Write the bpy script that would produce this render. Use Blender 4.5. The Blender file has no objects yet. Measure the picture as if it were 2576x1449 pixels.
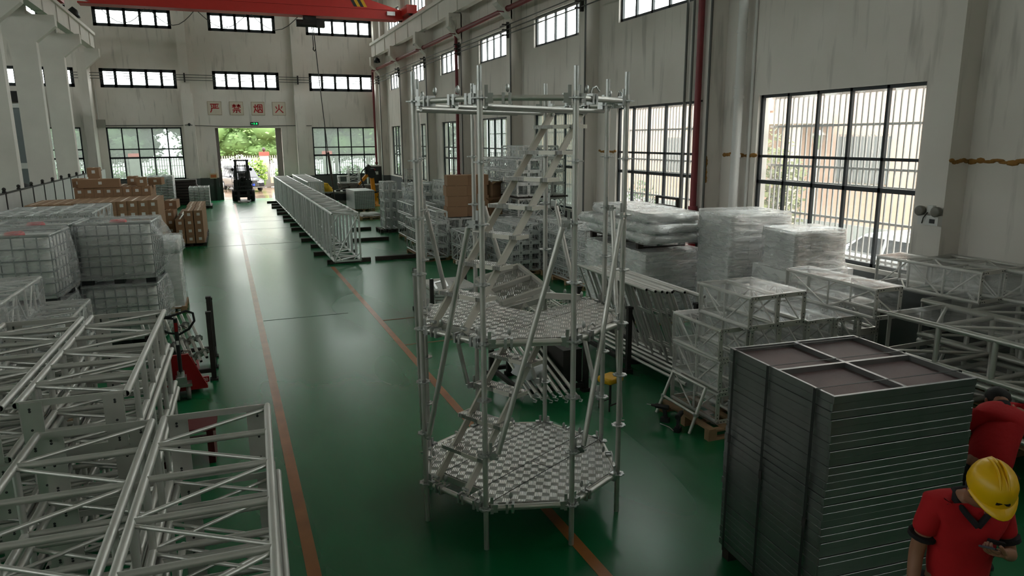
import bpy, bmesh, math, random
from mathutils import Vector, Matrix, Euler
R = math.radians
random.seed(7)
S = bpy.context.scene
COL = S.collection

# ------------------------------------------------------------------ camera, sky, exposure
def make_camera():
    f, yaw, pit, rol = 1786.0, R(21.77), R(11.87), R(0.405)
    cy, sy, cp, sp, cr, sr = math.cos(yaw), math.sin(yaw), math.cos(pit), math.sin(pit), math.cos(rol), math.sin(rol)
    F = Vector((sy*cp, cy*cp, -sp)); Rt = Vector((cy, -sy, 0)); D = F.cross(Rt)
    Rt, D = cr*Rt + sr*D, -sr*Rt + cr*D
    cd = bpy.data.cameras.new('camera'); co = bpy.data.objects.new('camera', cd); COL.objects.link(co)
    m = Matrix((Rt, -D, -F)).transposed().to_4x4(); m.translation = Vector((0, 0, 3.6))
    co.matrix_world = m
    cd.sensor_width = 36; cd.sensor_fit = 'HORIZONTAL'; cd.lens = f/2576*36
    cd.clip_start = 0.05; cd.clip_end = 500
    S.camera = co
make_camera()
W = bpy.data.worlds.new('overcast_sky'); S.world = W; W.use_nodes = True
wn = W.node_tree.nodes; wl = W.node_tree.links
bg = wn['Background']; bg.inputs[0].default_value = (1.0, 0.985, 0.965, 1); bg.inputs[1].default_value = 13.5
S.view_settings.view_transform = 'Standard'; S.view_settings.look = 'None'
S.view_settings.exposure = 0.0; S.view_settings.gamma = 1; S.view_settings.use_curve_mapping = False
try:
    c = S.cycles
    c.max_bounces = 7; c.diffuse_bounces = 4; c.glossy_bounces = 3; c.transmission_bounces = 4
    c.transparent_max_bounces = 24; c.caustics_reflective = False; c.caustics_refractive = False
    c.sample_clamp_indirect = 6.0; c.blur_glossy = 1.0
except Exception:
    pass
def portal(loc, rot, sx, sy_):
    l = bpy.data.lights.new('daylight_portal', 'AREA'); l.shape = 'RECTANGLE'; l.size = sx; l.size_y = sy_
    o = bpy.data.objects.new('daylight_portal', l); o.location = loc; o.rotation_euler = rot; COL.objects.link(o)
    l.cycles.is_portal = True
for z0, z1 in ((1.3, 4.45), (6.4, 7.75), (9.9, 11.1)):            # window rows: right, left and rear walls
    zc, h = (z0+z1)/2, z1-z0
    portal((9.9, 26.3, zc) if z0 < 2 else (9.9, 17, zc), (0, R(90), 0), h, 38 if z0 < 2 else 60)
    if z0 > 2: portal((-22, 17, zc), (0, R(-90), 0), h, 60)
    portal((-6, 47.75, zc), (R(-90), 0, 0), 31, h)
portal((1.6, 47.8, 2.2), (R(-90), 0, 0), 3.9, 4.4)

# ------------------------------------------------------------------ materials
MATS = {}
def mat(name, col, rough=0.5, metal=0.0, var=0.0, vs=3.0, bump=0.0, bs=40.0, spec=0.5, emit=None, rv=0.0):
    if name in MATS: return MATS[name]
    m = bpy.data.materials.new(name); m.use_nodes = True; n = m.node_tree.nodes; l = m.node_tree.links
    p = n['Principled BSDF']
    p.inputs['Base Color'].default_value = (*col, 1); p.inputs['Roughness'].default_value = rough
    p.inputs['Metallic'].default_value = metal; p.inputs['Specular IOR Level'].default_value = spec
    if var or bump or rv:
        tc = n.new('ShaderNodeTexCoord')
    if var or rv:
        nz = n.new('ShaderNodeTexNoise'); nz.inputs['Scale'].default_value = vs; nz.inputs['Detail'].default_value = 4
        l.new(tc.outputs['Object'], nz.inputs['Vector'])
    if var:
        mx = n.new('ShaderNodeMix'); mx.data_type = 'RGBA'
        mx.inputs[6].default_value = (*[c*(1-var) for c in col], 1); mx.inputs[7].default_value = (*[min(1, c*(1+var)) for c in col], 1)
        l.new(nz.outputs['Fac'], mx.inputs[0]); l.new(mx.outputs[2], p.inputs['Base Color'])
    if rv:
        mr = n.new('ShaderNodeMapRange'); mr.inputs[3].default_value = max(0.02, rough-rv); mr.inputs[4].default_value = rough+rv
        mr.inputs[1].default_value = 0.3; mr.inputs[2].default_value = 0.7
        l.new(nz.outputs['Fac'], mr.inputs[0]); l.new(mr.outputs[0], p.inputs['Roughness'])
    if bump:
        b = n.new('ShaderNodeBump'); b.inputs['Strength'].default_value = bump; b.inputs['Distance'].default_value = 0.02
        nb = n.new('ShaderNodeTexNoise'); nb.inputs['Scale'].default_value = bs; nb.inputs['Detail'].default_value = 3
        l.new(tc.outputs['Object'], nb.inputs['Vector']); l.new(nb.outputs['Fac'], b.inputs['Height']); l.new(b.outputs[0], p.inputs['Normal'])
    if emit:
        p.inputs['Emission Color'].default_value = (*col, 1); p.inputs['Emission Strength'].default_value = emit
    MATS[name] = m
    return m
def srgb(r, g, b):
    return tuple(((x/255)/12.92 if x/255 <= 0.04045 else ((x/255+0.055)/1.055)**2.4) for x in (r, g, b))
alu = mat('aluminium_tube', (0.62, 0.61, 0.58), 0.43, 0.78, var=0.12, vs=6, rv=0.08)
alu_bright = mat('bright_aluminium', (0.72, 0.70, 0.66), 0.45, 0.75, var=0.12, vs=5)
stair_alu = mat('warm_pale_aluminium', (0.80, 0.76, 0.68), 0.45, 0.35, var=0.08, vs=5)
cage_steel = mat('dull_cage_steel', (0.26, 0.27, 0.27), 0.5, 0.6)
alu_far = mat('aluminium_pale', (0.66, 0.67, 0.66), 0.45, 0.6, var=0.1, vs=4)
alu_dark = mat('aluminium_grey_frame', (0.30, 0.305, 0.305), 0.36, 0.92, var=0.2, vs=5, rv=0.06)
steel = mat('galvanised_steel', (0.52, 0.53, 0.52), 0.38, 0.9, var=0.2, vs=14, rv=0.1)
dsteel = mat('dark_steel', (0.035, 0.03, 0.028), 0.6, 0.3, var=0.4, vs=9)
black = mat('black_paint_and_hole_shade', (0.012, 0.012, 0.013), 0.45)
rubber = mat('black_rubber', (0.015, 0.015, 0.015), 0.8)
wframe = mat('window_frame_dark', (0.018, 0.024, 0.028), 0.5, 0.2)
whitep = mat('white_paint', (0.72, 0.71, 0.69), 0.55, var=0.08)
beamw = mat('cream_painted_concrete', (0.74, 0.70, 0.65), 0.75, var=0.12, vs=1.3, bump=0.15, bs=30)
redpipe = mat('red_pipe_paint', srgb(120, 38, 44), 0.5, var=0.2, vs=8)
cranered = mat('crane_red_paint', srgb(205, 52, 45), 0.45, var=0.1)
safered = mat('red_enamel', srgb(150, 18, 22), 0.4)
yellow = mat('yellow_paint', srgb(225, 170, 20), 0.5)
orange = mat('robot_orange_paint', srgb(225, 140, 20), 0.4)
card = mat('corrugated_card', srgb(156, 122, 94), 0.85, var=0.12, vs=2.5)
cardin = mat('card_inside', srgb(120, 86, 60), 0.9)
paper = mat('white_label_paper', (0.75, 0.75, 0.73), 0.7)
wood = mat('pallet_wood', srgb(150, 120, 88), 0.8, var=0.3, vs=6)
darkwood = mat('dark_timber', srgb(50, 40, 34), 0.7, var=0.35, vs=6)
plyred = mat('film_faced_ply', srgb(92, 66, 66), 0.5, var=0.22, vs=7, bump=0.3, bs=160)
glossgreen = None
def floor_material():
    m = bpy.data.materials.new('green_epoxy_floor'); m.use_nodes = True; n = m.node_tree.nodes; l = m.node_tree.links
    p = n['Principled BSDF']; tc = n.new('ShaderNodeTexCoord')
    nz = n.new('ShaderNodeTexNoise'); nz.inputs['Scale'].default_value = 0.9; nz.inputs['Detail'].default_value = 3; nz.inputs['Roughness'].default_value = 0.5
    mp = n.new('ShaderNodeMapping'); mp.inputs['Scale'].default_value = (1.6, 0.6, 1)
    l.new(tc.outputs['Object'], mp.inputs[0]); l.new(mp.outputs[0], nz.inputs['Vector'])
    cr = n.new('ShaderNodeValToRGB'); e = cr.color_ramp.elements; cr.color_ramp.interpolation = 'EASE'
    e[0].position = 0.2; e[0].color = (0.006, 0.135, 0.044, 1); e[1].position = 0.85; e[1].color = (0.010, 0.17, 0.062, 1)
    l.new(nz.outputs['Fac'], cr.inputs[0]); l.new(cr.outputs[0], p.inputs['Base Color'])
    mr = n.new('ShaderNodeMapRange'); mr.interpolation_type = 'SMOOTHSTEP'; mr.inputs[1].default_value = 0.1; mr.inputs[2].default_value = 0.9; mr.inputs[3].default_value = 0.235; mr.inputs[4].default_value = 0.29
    nr = n.new('ShaderNodeTexNoise'); nr.inputs['Scale'].default_value = 0.35; nr.inputs['Detail'].default_value = 0; l.new(mp.outputs[0], nr.inputs['Vector'])
    l.new(nr.outputs['Fac'], mr.inputs[0]); l.new(mr.outputs[0], p.inputs['Roughness'])
    return m
floorm = floor_material()
def wall_material(name, top, low, zsplit, streak=0.35):
    """whitewash with dusty streaks; the painted dado below zsplit is its own colour"""
    m = bpy.data.materials.new(name); m.use_nodes = True; n = m.node_tree.nodes; l = m.node_tree.links
    p = n['Principled BSDF']; p.inputs['Roughness'].default_value = 0.85; p.inputs['Specular IOR Level'].default_value = 0.2
    tc = n.new('ShaderNodeTexCoord'); mp = n.new('ShaderNodeMapping'); mp.inputs['Scale'].default_value = (3.0, 3.0, 0.35)
    l.new(tc.outputs['Object'], mp.inputs[0])
    nz = n.new('ShaderNodeTexNoise'); nz.inputs['Scale'].default_value = 1.6; nz.inputs['Detail'].default_value = 6; l.new(mp.outputs[0], nz.inputs['Vector'])
    n2 = n.new('ShaderNodeTexNoise'); n2.inputs['Scale'].default_value = 0.5; n2.inputs['Detail'].default_value = 5; l.new(tc.outputs['Object'], n2.inputs['Vector'])
    cr = n.new('ShaderNodeValToRGB'); e = cr.color_ramp.elements
    e[0].position = 0.30; e[0].color = (*[c*(1-streak) for c in top], 1); e[1].position = 0.43; e[1].color = (*top, 1)
    l.new(nz.outputs['Fac'], cr.inputs[0])
    mx = n.new('ShaderNodeMix'); mx.data_type = 'RGBA'; mx.blend_type = 'MULTIPLY'; mx.inputs[0].default_value = 0.5
    c2 = n.new('ShaderNodeValToRGB'); f = c2.color_ramp.elements; f[0].position = 0.35; f[0].color = (0.80, 0.78, 0.76, 1); f[1].position = 0.6; f[1].color = (1, 1, 1, 1)
    l.new(n2.outputs['Fac'], c2.inputs[0]); l.new(cr.outputs[0], mx.inputs[6]); l.new(c2.outputs[0], mx.inputs[7])
    sx = n.new('ShaderNodeSeparateXYZ'); l.new(tc.outputs['Object'], sx.inputs[0])
    gt = n.new('ShaderNodeMath'); gt.operation = 'LESS_THAN'; gt.inputs[1].default_value = zsplit; l.new(sx.outputs[2], gt.inputs[0])
    m2 = n.new('ShaderNodeMix'); m2.data_type = 'RGBA'; m2.inputs[7].default_value = (*low, 1)
    l.new(gt.outputs[0], m2.inputs[0]); l.new(mx.outputs[2], m2.inputs[6]); l.new(m2.outputs[2], p.inputs['Base Color'])
    b = n.new('ShaderNodeBump'); b.inputs['Strength'].default_value = 0.15; b.inputs['Distance'].default_value = 0.02
    n3 = n.new('ShaderNodeTexNoise'); n3.inputs['Scale'].default_value = 9; n3.inputs['Detail'].default_value = 5; l.new(tc.outputs['Object'], n3.inputs['Vector'])
    l.new(n3.outputs['Fac'], b.inputs['Height']); l.new(b.outputs[0], p.inputs['Normal'])
    return m
wallm = wall_material('whitewashed_wall', (0.78, 0.735, 0.685), (0.115, 0.12, 0.12), 1.38, .25)
def film_material(name, fac, rough, col=(0.9, 0.9, 0.9), streak=12, dif=0.5, bumpd=0.02):
    """clear plastic: mostly see-through, with wrinkled sheen"""
    m = bpy.data.materials.new(name); m.use_nodes = True; n = m.node_tree.nodes; l = m.node_tree.links
    n.remove(n['Principled BSDF']); out = n['Material Output']
    tr = n.new('ShaderNodeBsdfTransparent'); tr.inputs[0].default_value = (0.96, 0.97, 0.97, 1)
    gl = n.new('ShaderNodeBsdfGlossy'); gl.inputs[0].default_value = (*col, 1); gl.inputs['Roughness'].default_value = rough
    df = n.new('ShaderNodeBsdfDiffuse'); df.inputs[0].default_value = (*col, 1)
    m1 = n.new('ShaderNodeMixShader'); m1.inputs[0].default_value = dif; l.new(gl.outputs[0], m1.inputs[1]); l.new(df.outputs[0], m1.inputs[2])
    tc = n.new('ShaderNodeTexCoord'); nz = n.new('ShaderNodeTexNoise'); nz.inputs['Scale'].default_value = streak; nz.inputs['Detail'].default_value = 7; nz.inputs['Roughness'].default_value = .65; nz.inputs['Distortion'].default_value = .6
    mp = n.new('ShaderNodeMapping'); mp.inputs['Scale'].default_value = (0.5, 0.6, 2.6); mp.inputs['Rotation'].default_value = (0.25, 0.2, 0.5)
    l.new(tc.outputs['Object'], mp.inputs[0]); l.new(mp.outputs[0], nz.inputs['Vector'])
    cr = n.new('ShaderNodeMapRange'); cr.inputs[1].default_value = 0.35; cr.inputs[2].default_value = 0.72
    cr.inputs[3].default_value = fac*0.45; cr.inputs[4].default_value = min(1, fac*1.7)
    l.new(nz.outputs['Fac'], cr.inputs[0])
    b = n.new('ShaderNodeBump'); b.inputs['Strength'].default_value = 0.9; b.inputs['Distance'].default_value = bumpd
    l.new(nz.outputs['Fac'], b.inputs['Height']); l.new(b.outputs[0], gl.inputs['Normal']); l.new(b.outputs[0], df.inputs['Normal'])
    ms = n.new('ShaderNodeMixShader'); l.new(cr.outputs[0], ms.inputs[0]); l.new(tr.outputs[0], ms.inputs[1]); l.new(m1.outputs[0], ms.inputs[2])
    l.new(ms.outputs[0], out.inputs[0])
    return m
film = film_material('clear_plastic_film', 0.30, 0.13, dif=0.15, streak=8)
film_wrap = film_material('pallet_stretch_wrap', 0.5, 0.2, dif=0.5, streak=5, bumpd=.03, col=(.95, .95, .95))
film_far = film_material('stretch_film', 0.26, 0.2, dif=0.4, streak=7, bumpd=.02)
film_haze = film_material('hazy_plastic_film', 0.24, 0.3, dif=0.7, streak=4, bumpd=.006)
def glass_material(name, haze, tint=(0.92, 0.96, 0.95)):
    m = bpy.data.materials.new(name); m.use_nodes = True; n = m.node_tree.nodes; l = m.node_tree.links
    n.remove(n['Principled BSDF']); out = n['Material Output']
    tr = n.new('ShaderNodeBsdfTransparent'); tr.inputs[0].default_value = (*tint, 1)
    tl = n.new('ShaderNodeBsdfTranslucent'); tl.inputs[0].default_value = (0.85, 0.9, 0.88, 1)
    gl = n.new('ShaderNodeBsdfGlossy'); gl.inputs['Roughness'].default_value = 0.05
    a = n.new('ShaderNodeMixShader'); a.inputs[0].default_value = haze; l.new(tr.outputs[0], a.inputs[1]); l.new(tl.outputs[0], a.inputs[2])
    b = n.new('ShaderNodeMixShader'); b.inputs[0].default_value = 0.05; l.new(a.outputs[0], b.inputs[1]); l.new(gl.outputs[0], b.inputs[2])
    l.new(b.outputs[0], out.inputs[0])
    return m
glass_misty = glass_material('misted_glass', 0.065, (.40, .46, .43))
glass_clear = glass_material('window_glass', 0.03)

# ------------------------------------------------------------------ mesh builder
class MB:
    def __init__(s): s.v = []; s.f = []; s.sm = []; s.mi = []
    def add(s, vs, fs, smooth=False, mi=0):
        o = len(s.v); s.v += [tuple(v) for v in vs]
        for f in fs: s.f.append(tuple(i+o for i in f)); s.sm.append(smooth); s.mi.append(mi)
        return s
    def hexa(s, c, mi=0):      # 8 corners: bottom 4 ccw, top 4 ccw
        return s.add(c, [(0,3,2,1),(4,5,6,7),(0,1,5,4),(1,2,6,5),(2,3,7,6),(3,0,4,7)], False, mi)
    def box(s, c, d, rz=0, mi=0, m=None):
        x, y, z = d[0]/2, d[1]/2, d[2]/2
        P = [Vector(p) for p in ((-x,-y,-z),(x,-y,-z),(x,y,-z),(-x,y,-z),(-x,-y,z),(x,-y,z),(x,y,z),(-x,y,z))]
        M = m if m is not None else Matrix.Rotation(rz, 3, 'Z')
        return s.hexa([Vector(c) + M @ p for p in P], mi)
    def bx(s, a, b, mi=0):
        return s.box([(a[i]+b[i])/2 for i in range(3)], [abs(b[i]-a[i]) for i in range(3)], 0, mi)
    def bar(s, p, q, w, h, up=(0, 0, 1), mi=0):
        p, q = Vector(p), Vector(q); d = (q-p); L = d.length; d.normalize(); u = Vector(up)
        x = d.cross(u)
        if x.length < 1e-4: x = d.cross(Vector((1, 0, 0)))
        x.normalize(); u = x.cross(d)
        return s.hexa([p-x*w/2-u*h/2, p+x*w/2-u*h/2, q+x*w/2-u*h/2, q-x*w/2-u*h/2, p-x*w/2+u*h/2, p+x*w/2+u*h/2, q+x*w/2+u*h/2, q-x*w/2+u*h/2], mi)
    def tube(s, p, q, r, n=8, r2=None, cap=True, mi=0):
        p, q = Vector(p), Vector(q); d = (q-p).normalized(); r2 = r if r2 is None else r2
        a = d.orthogonal().normalized(); b = d.cross(a)
        ring = [(math.cos(2*math.pi*i/n), math.sin(2*math.pi*i/n)) for i in range(n)]
        vs = [p+(a*c+b*t)*r for c, t in ring] + [q+(a*c+b*t)*r2 for c, t in ring]
        s.add(vs, [(i, (i+1) % n, n+(i+1) % n, n+i) for i in range(n)], True, mi)
        if cap: s.add(vs, [tuple(range(n-1, -1, -1)), tuple(range(n, 2*n))], False, mi)
        return s
    def pipe(s, p, q, r, t=0.006, n=12, mi=0, mi2=0):     # open tube with a visible bore, its shade painted through mi2
        p, q = Vector(p), Vector(q); d = (q-p).normalized(); a = d.orthogonal().normalized(); b = d.cross(a)
        ring = [a*math.cos(2*math.pi*i/n)+b*math.sin(2*math.pi*i/n) for i in range(n)]
        vs = [p+u*r for u in ring]+[q+u*r for u in ring]+[p+u*(r-t) for u in ring]+[q+u*(r-t) for u in ring]
        fo = [(i, (i+1) % n, n+(i+1) % n, n+i) for i in range(n)]
        fi = [(2*n+i, 3*n+i, 3*n+(i+1) % n, 2*n+(i+1) % n) for i in range(n)]
        fe = [(i, 2*n+i, 2*n+(i+1) % n, (i+1) % n) for i in range(n)] + [(n+i, n+(i+1) % n, 3*n+(i+1) % n, 3*n+i) for i in range(n)]
        s.add(vs, fo, True, mi); s.add(vs, fi, True, mi2); s.add(vs, fe, False, mi)
        return s
    def path(s, pts, r, n=6, mi=0):
        pts = [Vector(p) for p in pts]; rings = []
        a = None
        for i, p in enumerate(pts):
            d = (pts[min(i+1, len(pts)-1)] - pts[max(i-1, 0)]).normalized()
            a = d.orthogonal().normalized() if a is None else (a - d*a.dot(d)).normalized()
            b = d.cross(a)
            rings.append([p+(a*math.cos(2*math.pi*k/n)+b*math.sin(2*math.pi*k/n))*r for k in range(n)])
        vs = [v for rg in rings for v in rg]; fs = []
        for i in range(len(pts)-1):
            for k in range(n): fs.append((i*n+k, i*n+(k+1) % n, (i+1)*n+(k+1) % n, (i+1)*n+k))
        s.add(vs, fs, True, mi)
        s.add(rings[0]+rings[-1], [tuple(range(n-1, -1, -1)), tuple(range(n, 2*n))], False, mi)
        return s
    def lathe(s, c, prof, n=16, mi=0, ax='Z', smooth=True):
        c = Vector(c); vs = []
        for r, h in prof:
            for i in range(n):
                a = 2*math.pi*i/n; x, y = r*math.cos(a), r*math.sin(a)
                vs.append(c+(Vector((x, y, h)) if ax == 'Z' else Vector((h, x, y)) if ax == 'X' else Vector((x, h, y))))
        fs = [(j*n+i, j*n+(i+1) % n, (j+1)*n+(i+1) % n, (j+1)*n+i) for j in range(len(prof)-1) for i in range(n)]
        if ax == 'Y': fs = [f[::-1] for f in fs]
        return s.add(vs, fs, smooth, mi)
    def ball(s, c, r, n=10, mi=0):
        rr = (r, r, r) if not hasattr(r, '__len__') else r; c = Vector(c); vs = []; m = max(4, n//2)
        for j in range(m+1):
            t = math.pi*j/m
            for i in range(n):
                a = 2*math.pi*i/n
                vs.append(c+Vector((rr[0]*math.sin(t)*math.cos(a), rr[1]*math.sin(t)*math.sin(a), -rr[2]*math.cos(t))))
        return s.add(vs, [(j*n+i, j*n+(i+1) % n, (j+1)*n+(i+1) % n, (j+1)*n+i) for j in range(m) for i in range(n)], True, mi)
    def prism(s, poly, a, b, ax='Z', mi=0):
        """poly: 2D outline ccw, extruded from a to b along ax"""
        def P(u, v, w): return (u, v, w) if ax == 'Z' else (w, u, v) if ax == 'X' else (u, w, v)
        n = len(poly); vs = [P(u, v, a) for u, v in poly]+[P(u, v, b) for u, v in poly]
        fs = [tuple(range(n-1, -1, -1)), tuple(range(n, 2*n))]+[(i, (i+1) % n, n+(i+1) % n, n+i) for i in range(n)]
        if ax == 'Y': fs = [f[::-1] for f in fs]
        return s.add(vs, fs, False, mi)
    def mesh(s, name, mats):
        me = bpy.data.meshes.new(name); me.from_pydata(s.v, [], s.f)
        for m in (mats if isinstance(mats, (list, tuple)) else [mats]): me.materials.append(m)
        me.polygons.foreach_set('use_smooth', s.sm); me.polygons.foreach_set('material_index', s.mi)
        me.update(); return me
    def build(s, name, mats, parent=None, local=True, **kw):
        """local: coordinates are the parent's own; otherwise world coordinates"""
        me = s.mesh(name, mats); o = bpy.data.objects.new(name, me); COL.objects.link(o)
        if parent is not None:
            o.parent = parent
            if not local: me.transform(WM(parent).inverted())
        for k, v in kw.items(): o[k] = v
        return o
def WM(o):
    m = Matrix.LocRotScale(o.location, o.rotation_euler, None)
    return WM(o.parent) @ m if o.parent else m
def tag(o, label=None, cat=None, group=None, kind=None):
    if label: o['label'] = label
    if cat: o['category'] = cat
    if group: o['group'] = group
    if kind: o['kind'] = kind
    return o
def thing(name, label, cat, loc=(0, 0, 0), rz=0.0, group=None):
    o = bpy.data.objects.new(name, None); o.empty_display_size = 0.1; COL.objects.link(o)
    o.location = loc; o.rotation_euler = (0, 0, rz) if not hasattr(rz, '__len__') else rz
    return tag(o, label, cat, group)
def dup(root, loc, rz=0.0, label=None, group=None):
    r = root.copy(); COL.objects.link(r); r.location = loc; r.rotation_euler = (0, 0, rz) if not hasattr(rz, '__len__') else rz
    if label: r['label'] = label
    if group: r['group'] = group
    for ch in list(root.children):
        c = ch.copy(); COL.objects.link(c); c.parent = r
        for g in list(ch.children):
            d = g.copy(); COL.objects.link(d); d.parent = c
    return r
def struct(o): o['kind'] = 'structure'; return o
ORD = ['topmost', 'second from top', 'third from top', 'fourth from top', 'fifth from top', 'sixth from top', 'seventh from top', 'eighth from top', 'ninth from top', 'tenth from top']
NTH = ['first', 'second', 'third', 'fourth', 'fifth', 'sixth', 'seventh', 'eighth', 'ninth', 'tenth', 'eleventh', 'twelfth', 'thirteenth', 'fourteenth', 'fifteenth', 'sixteenth', 'seventeenth', 'eighteenth', 'nineteenth', 'twentieth',
       'twenty-first', 'twenty-second', 'twenty-third', 'twenty-fourth', 'twenty-fifth', 'twenty-sixth', 'twenty-seventh', 'twenty-eighth', 'twenty-ninth', 'thirtieth', 'thirty-first', 'thirty-second']
# ------------------------------------------------------------------ the hall
XR, XL, YB, YF, ZC = 9.85, -22.0, 47.7, -13.0, 12.6
struct(MB().bx((XL-.3, YF-.3, -.25), (XR+.3, YB+.3, 0)).build('floor', floorm))
def yband(name, x0, x1, y0, y1, m, rz=0):
    struct(MB().bx((x0, y0, 0), (x1, y1, .003)).build(name, m))
lane = mat('worn_lane_paint_near', srgb(160, 104, 58), 0.3, var=0.45, vs=2.5, spec=0.4)
thinl = mat('thin_line_paint', srgb(128, 92, 66), 0.6, var=0.3, vs=4)
yband('floor_lane_line', .37, .485, -6, 44.5, lane)
yband('floor_lane_line', 2.64, 2.75, -6, 20.8, lane)
yband('floor_thin_line', 2.75, 8.5, 13.95, 14.01, thinl)
yband('floor_thin_line', 2.75, 6.5, 12.05, 12.10, thinl)
seamm = mat('dark_floor_joint', (0.01, .035, .018), .4)
for y, x0, x1 in ((36.1, .5, 2.6), (34.2, .5, 2.6), (31.2, .5, 2.6), (26.5, -1.0, 2.6), (14.9, .5, 2.2)): yband('floor_joint_line', x0, x1, y, y+.035, seamm)
struct(MB().bx((-.02+.44, 3.98, .003), (.485, 4.15, .0045)).build('floor_patch', mat('dark_scuff', (0.03, 0.025, 0.022), .6)))
ceil = mat('painted_roof_deck', (0.72, 0.71, 0.69), 0.8)
struct(MB().bx((XL-.3, YF-.3, ZC), (XR+.3, YB+.3, ZC+.2)).build('ceiling', ceil))
bm_ = MB()
for y in range(-10, 46, 6):
    for sx0, sx1 in ((-6.6, XR), (XL, -6.6)):
        bm_.bar((sx0, y, 12.0), (sx1, y, 12.0), .16, .12); bm_.bar((sx0, y, 12.5), (sx1, y, 12.5), .16, .12)
        n = 10
        for i in range(n):
            a = sx0+(sx1-sx0)*i/n; b = sx0+(sx1-sx0)*(i+1)/n
            bm_.bar((a, y, 12.0), ((a+b)/2, y, 12.5), .07, .07); bm_.bar(((a+b)/2, y, 12.5), (b, y, 12.0), .07, .07)
struct(bm_.build('ceiling_trusses', whitep))

def wall(name, axis, pos, thick, u0, u1, z0, z1, holes, extra=None):
    """wall lying in the plane axis=pos (x or y), with rectangular openings (ua, ub, za, zb)"""
    us = sorted({u0, u1, *[h[0] for h in holes], *[h[1] for h in holes]}); zs = sorted({z0, z1, *[h[2] for h in holes], *[h[3] for h in holes]})
    m = extra or MB()
    for i in range(len(us)-1):
        run = None
        for j in range(len(zs)-1):
            uc, zc = (us[i]+us[i+1])/2, (zs[j]+zs[j+1])/2
            solid = not any(h[0] < uc < h[1] and h[2] < zc < h[3] for h in holes)
            if solid: run = (run[0], zs[j+1]) if run else (zs[j], zs[j+1])
            if run and (not solid or j == len(zs)-2):
                a, b = run; run = None
                if axis == 'x': m.bx((pos, us[i], a), (pos+thick, us[i+1], b))
                else: m.bx((us[i], pos, a), (us[i+1], pos+thick, b))
    return struct(m.build(name, wallm))
WN = [0]
def window(axis, pos, u0, u1, z0, z1, nu, zbars, gl, t=.06, heavy=(), fw=.05):
    """frame + one pane + optional security grille; u runs along the wall"""
    WN[0] += 1
    P = (lambda u, z, d=0: (pos+d, u, z)) if axis == 'x' else (lambda u, z, d=0: (u, pos+d, z))
    m = MB()
    def hb(z, w): m.bx(P(u0, z-w/2, -t/2), P(u1, z+w/2, t/2))
    def vb(u, a, b, w): m.bx(P(u-w/2, a, -t/2), P(u+w/2, b, t/2))
    hb(z0+fw/2, fw*1.4); hb(z1-fw/2, fw*1.2)
    for z in zbars: hb(z, fw*(1.5 if z in heavy else 1))
    for i in range(nu+1):
        u = u0+(u1-u0)*i/nu; u = min(max(u, u0+fw/2), u1-fw/2)
        vb(u, z0, z1, fw*(1.4 if i in (0, nu) else 1))
    f = struct(m.build('window_%d' % WN[0], wframe))
    pn = MB().bx(P(u0, z0, .034), P(u1, z1, .038)).build('pane', gl, f)
    return f
BW = ((-6.14, -2.15), (-.18, 3.62), (5.42, 9.49))        # rear wall window bays
holes = [(-.3, 3.55, 0, 4.36)] + [(a, b, 1.36, 4.41) for a, b in (BW[0], BW[2])]
lb = [(-21.5+i*5.6, -17.6+i*5.6) for i in range(2)] + [(-10.9, -7.4)]
for a, b in BW: holes += [(a, b, 6.63, 7.7), (a, b, 9.98, 11.02)]
for a, b in lb: holes += [(a, b, 6.63, 7.7), (a, b, 9.98, 11.02), (a, b, 1.36, 4.41)]
pil = MB()
for x0 in (-2.0, 4.42):
    pil.bx((x0, YB-.42, 0), (x0+.62, YB, 6.35)); pil.bx((x0+.04, YB-.3, 6.35), (x0+.55, YB, ZC))
pil.bx((XR-.35, YB-.5, 0), (XR, YB, ZC)); pil.bx((-7.0, YB-1.3, 0), (-6.55, YB, 8.4))
wall('wall_rear', 'y', YB, .3, XL, XR+.3, 0, ZC, holes, pil)
for a, b in BW+tuple(lb):
    window('y', YB+.12, a, b, 6.63, 7.7, 5, (), glass_clear, fw=.15)
    window('y', YB+.12, a, b, 9.98, 11.02, 5, (), glass_clear, fw=.15)
for a, b in (BW[0], BW[2])+tuple(lb):
    f = window('y', YB+.12, a, b, 1.36, 4.41, 5, (3.15, 2.65), glass_misty, heavy=(2.65,), fw=.07)
# right wall
RWIN = [(7.9+5.5*k, 11.55+5.5*k) for k in range(-4, 7)]
holes = []
for a, b in RWIN:
    holes += ([(a, b, 1.45, 4.4)] if a > 7 else []) + [(a, b, 6.53, 7.5), (a, b, 10.0, 11.0)]
pil = MB()
for k in range(-4, 8):
    y = 7.1+5.5*k
    pil.bx((9.45, y, 0), (XR, y+.45, 8.9)); pil.bx((9.6, y, 8.9), (XR, y+.45, ZC))
wall('wall_right', 'x', XR, .3, YF, YB, 0, ZC, holes, pil)
for i, (a, b) in enumerate(RWIN):
    window('x', XR+.1, a, b, 6.53, 7.5, 5, (), glass_clear, fw=.07)
    window('x', XR+.1, a, b, 10.0, 11.0, 5, (), glass_clear, fw=.07)
    if a < 7: continue
    f = window('x', XR+.1, a, b, 1.45, 4.4, 5, (3.23, 2.73), glass_misty if i > 5 else glass_clear, heavy=(2.73,))
    g = MB()
    for z in (1.5, 2.15, 2.75, 3.05, 3.8, 4.35): g.bx((XR+.42, a-.1, z-.02), (XR+.45, b+.1, z+.02))
    n = int((b-a)/.125)
    for j in range(n+1):
        y = a+(b-a)*j/n; g.bx((XR+.41, y-.012, 1.45), (XR+.435, y+.012, 4.4))
    g.build('security_bars', mat('grille_paint', srgb(150, 146, 144), .6), f)
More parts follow.
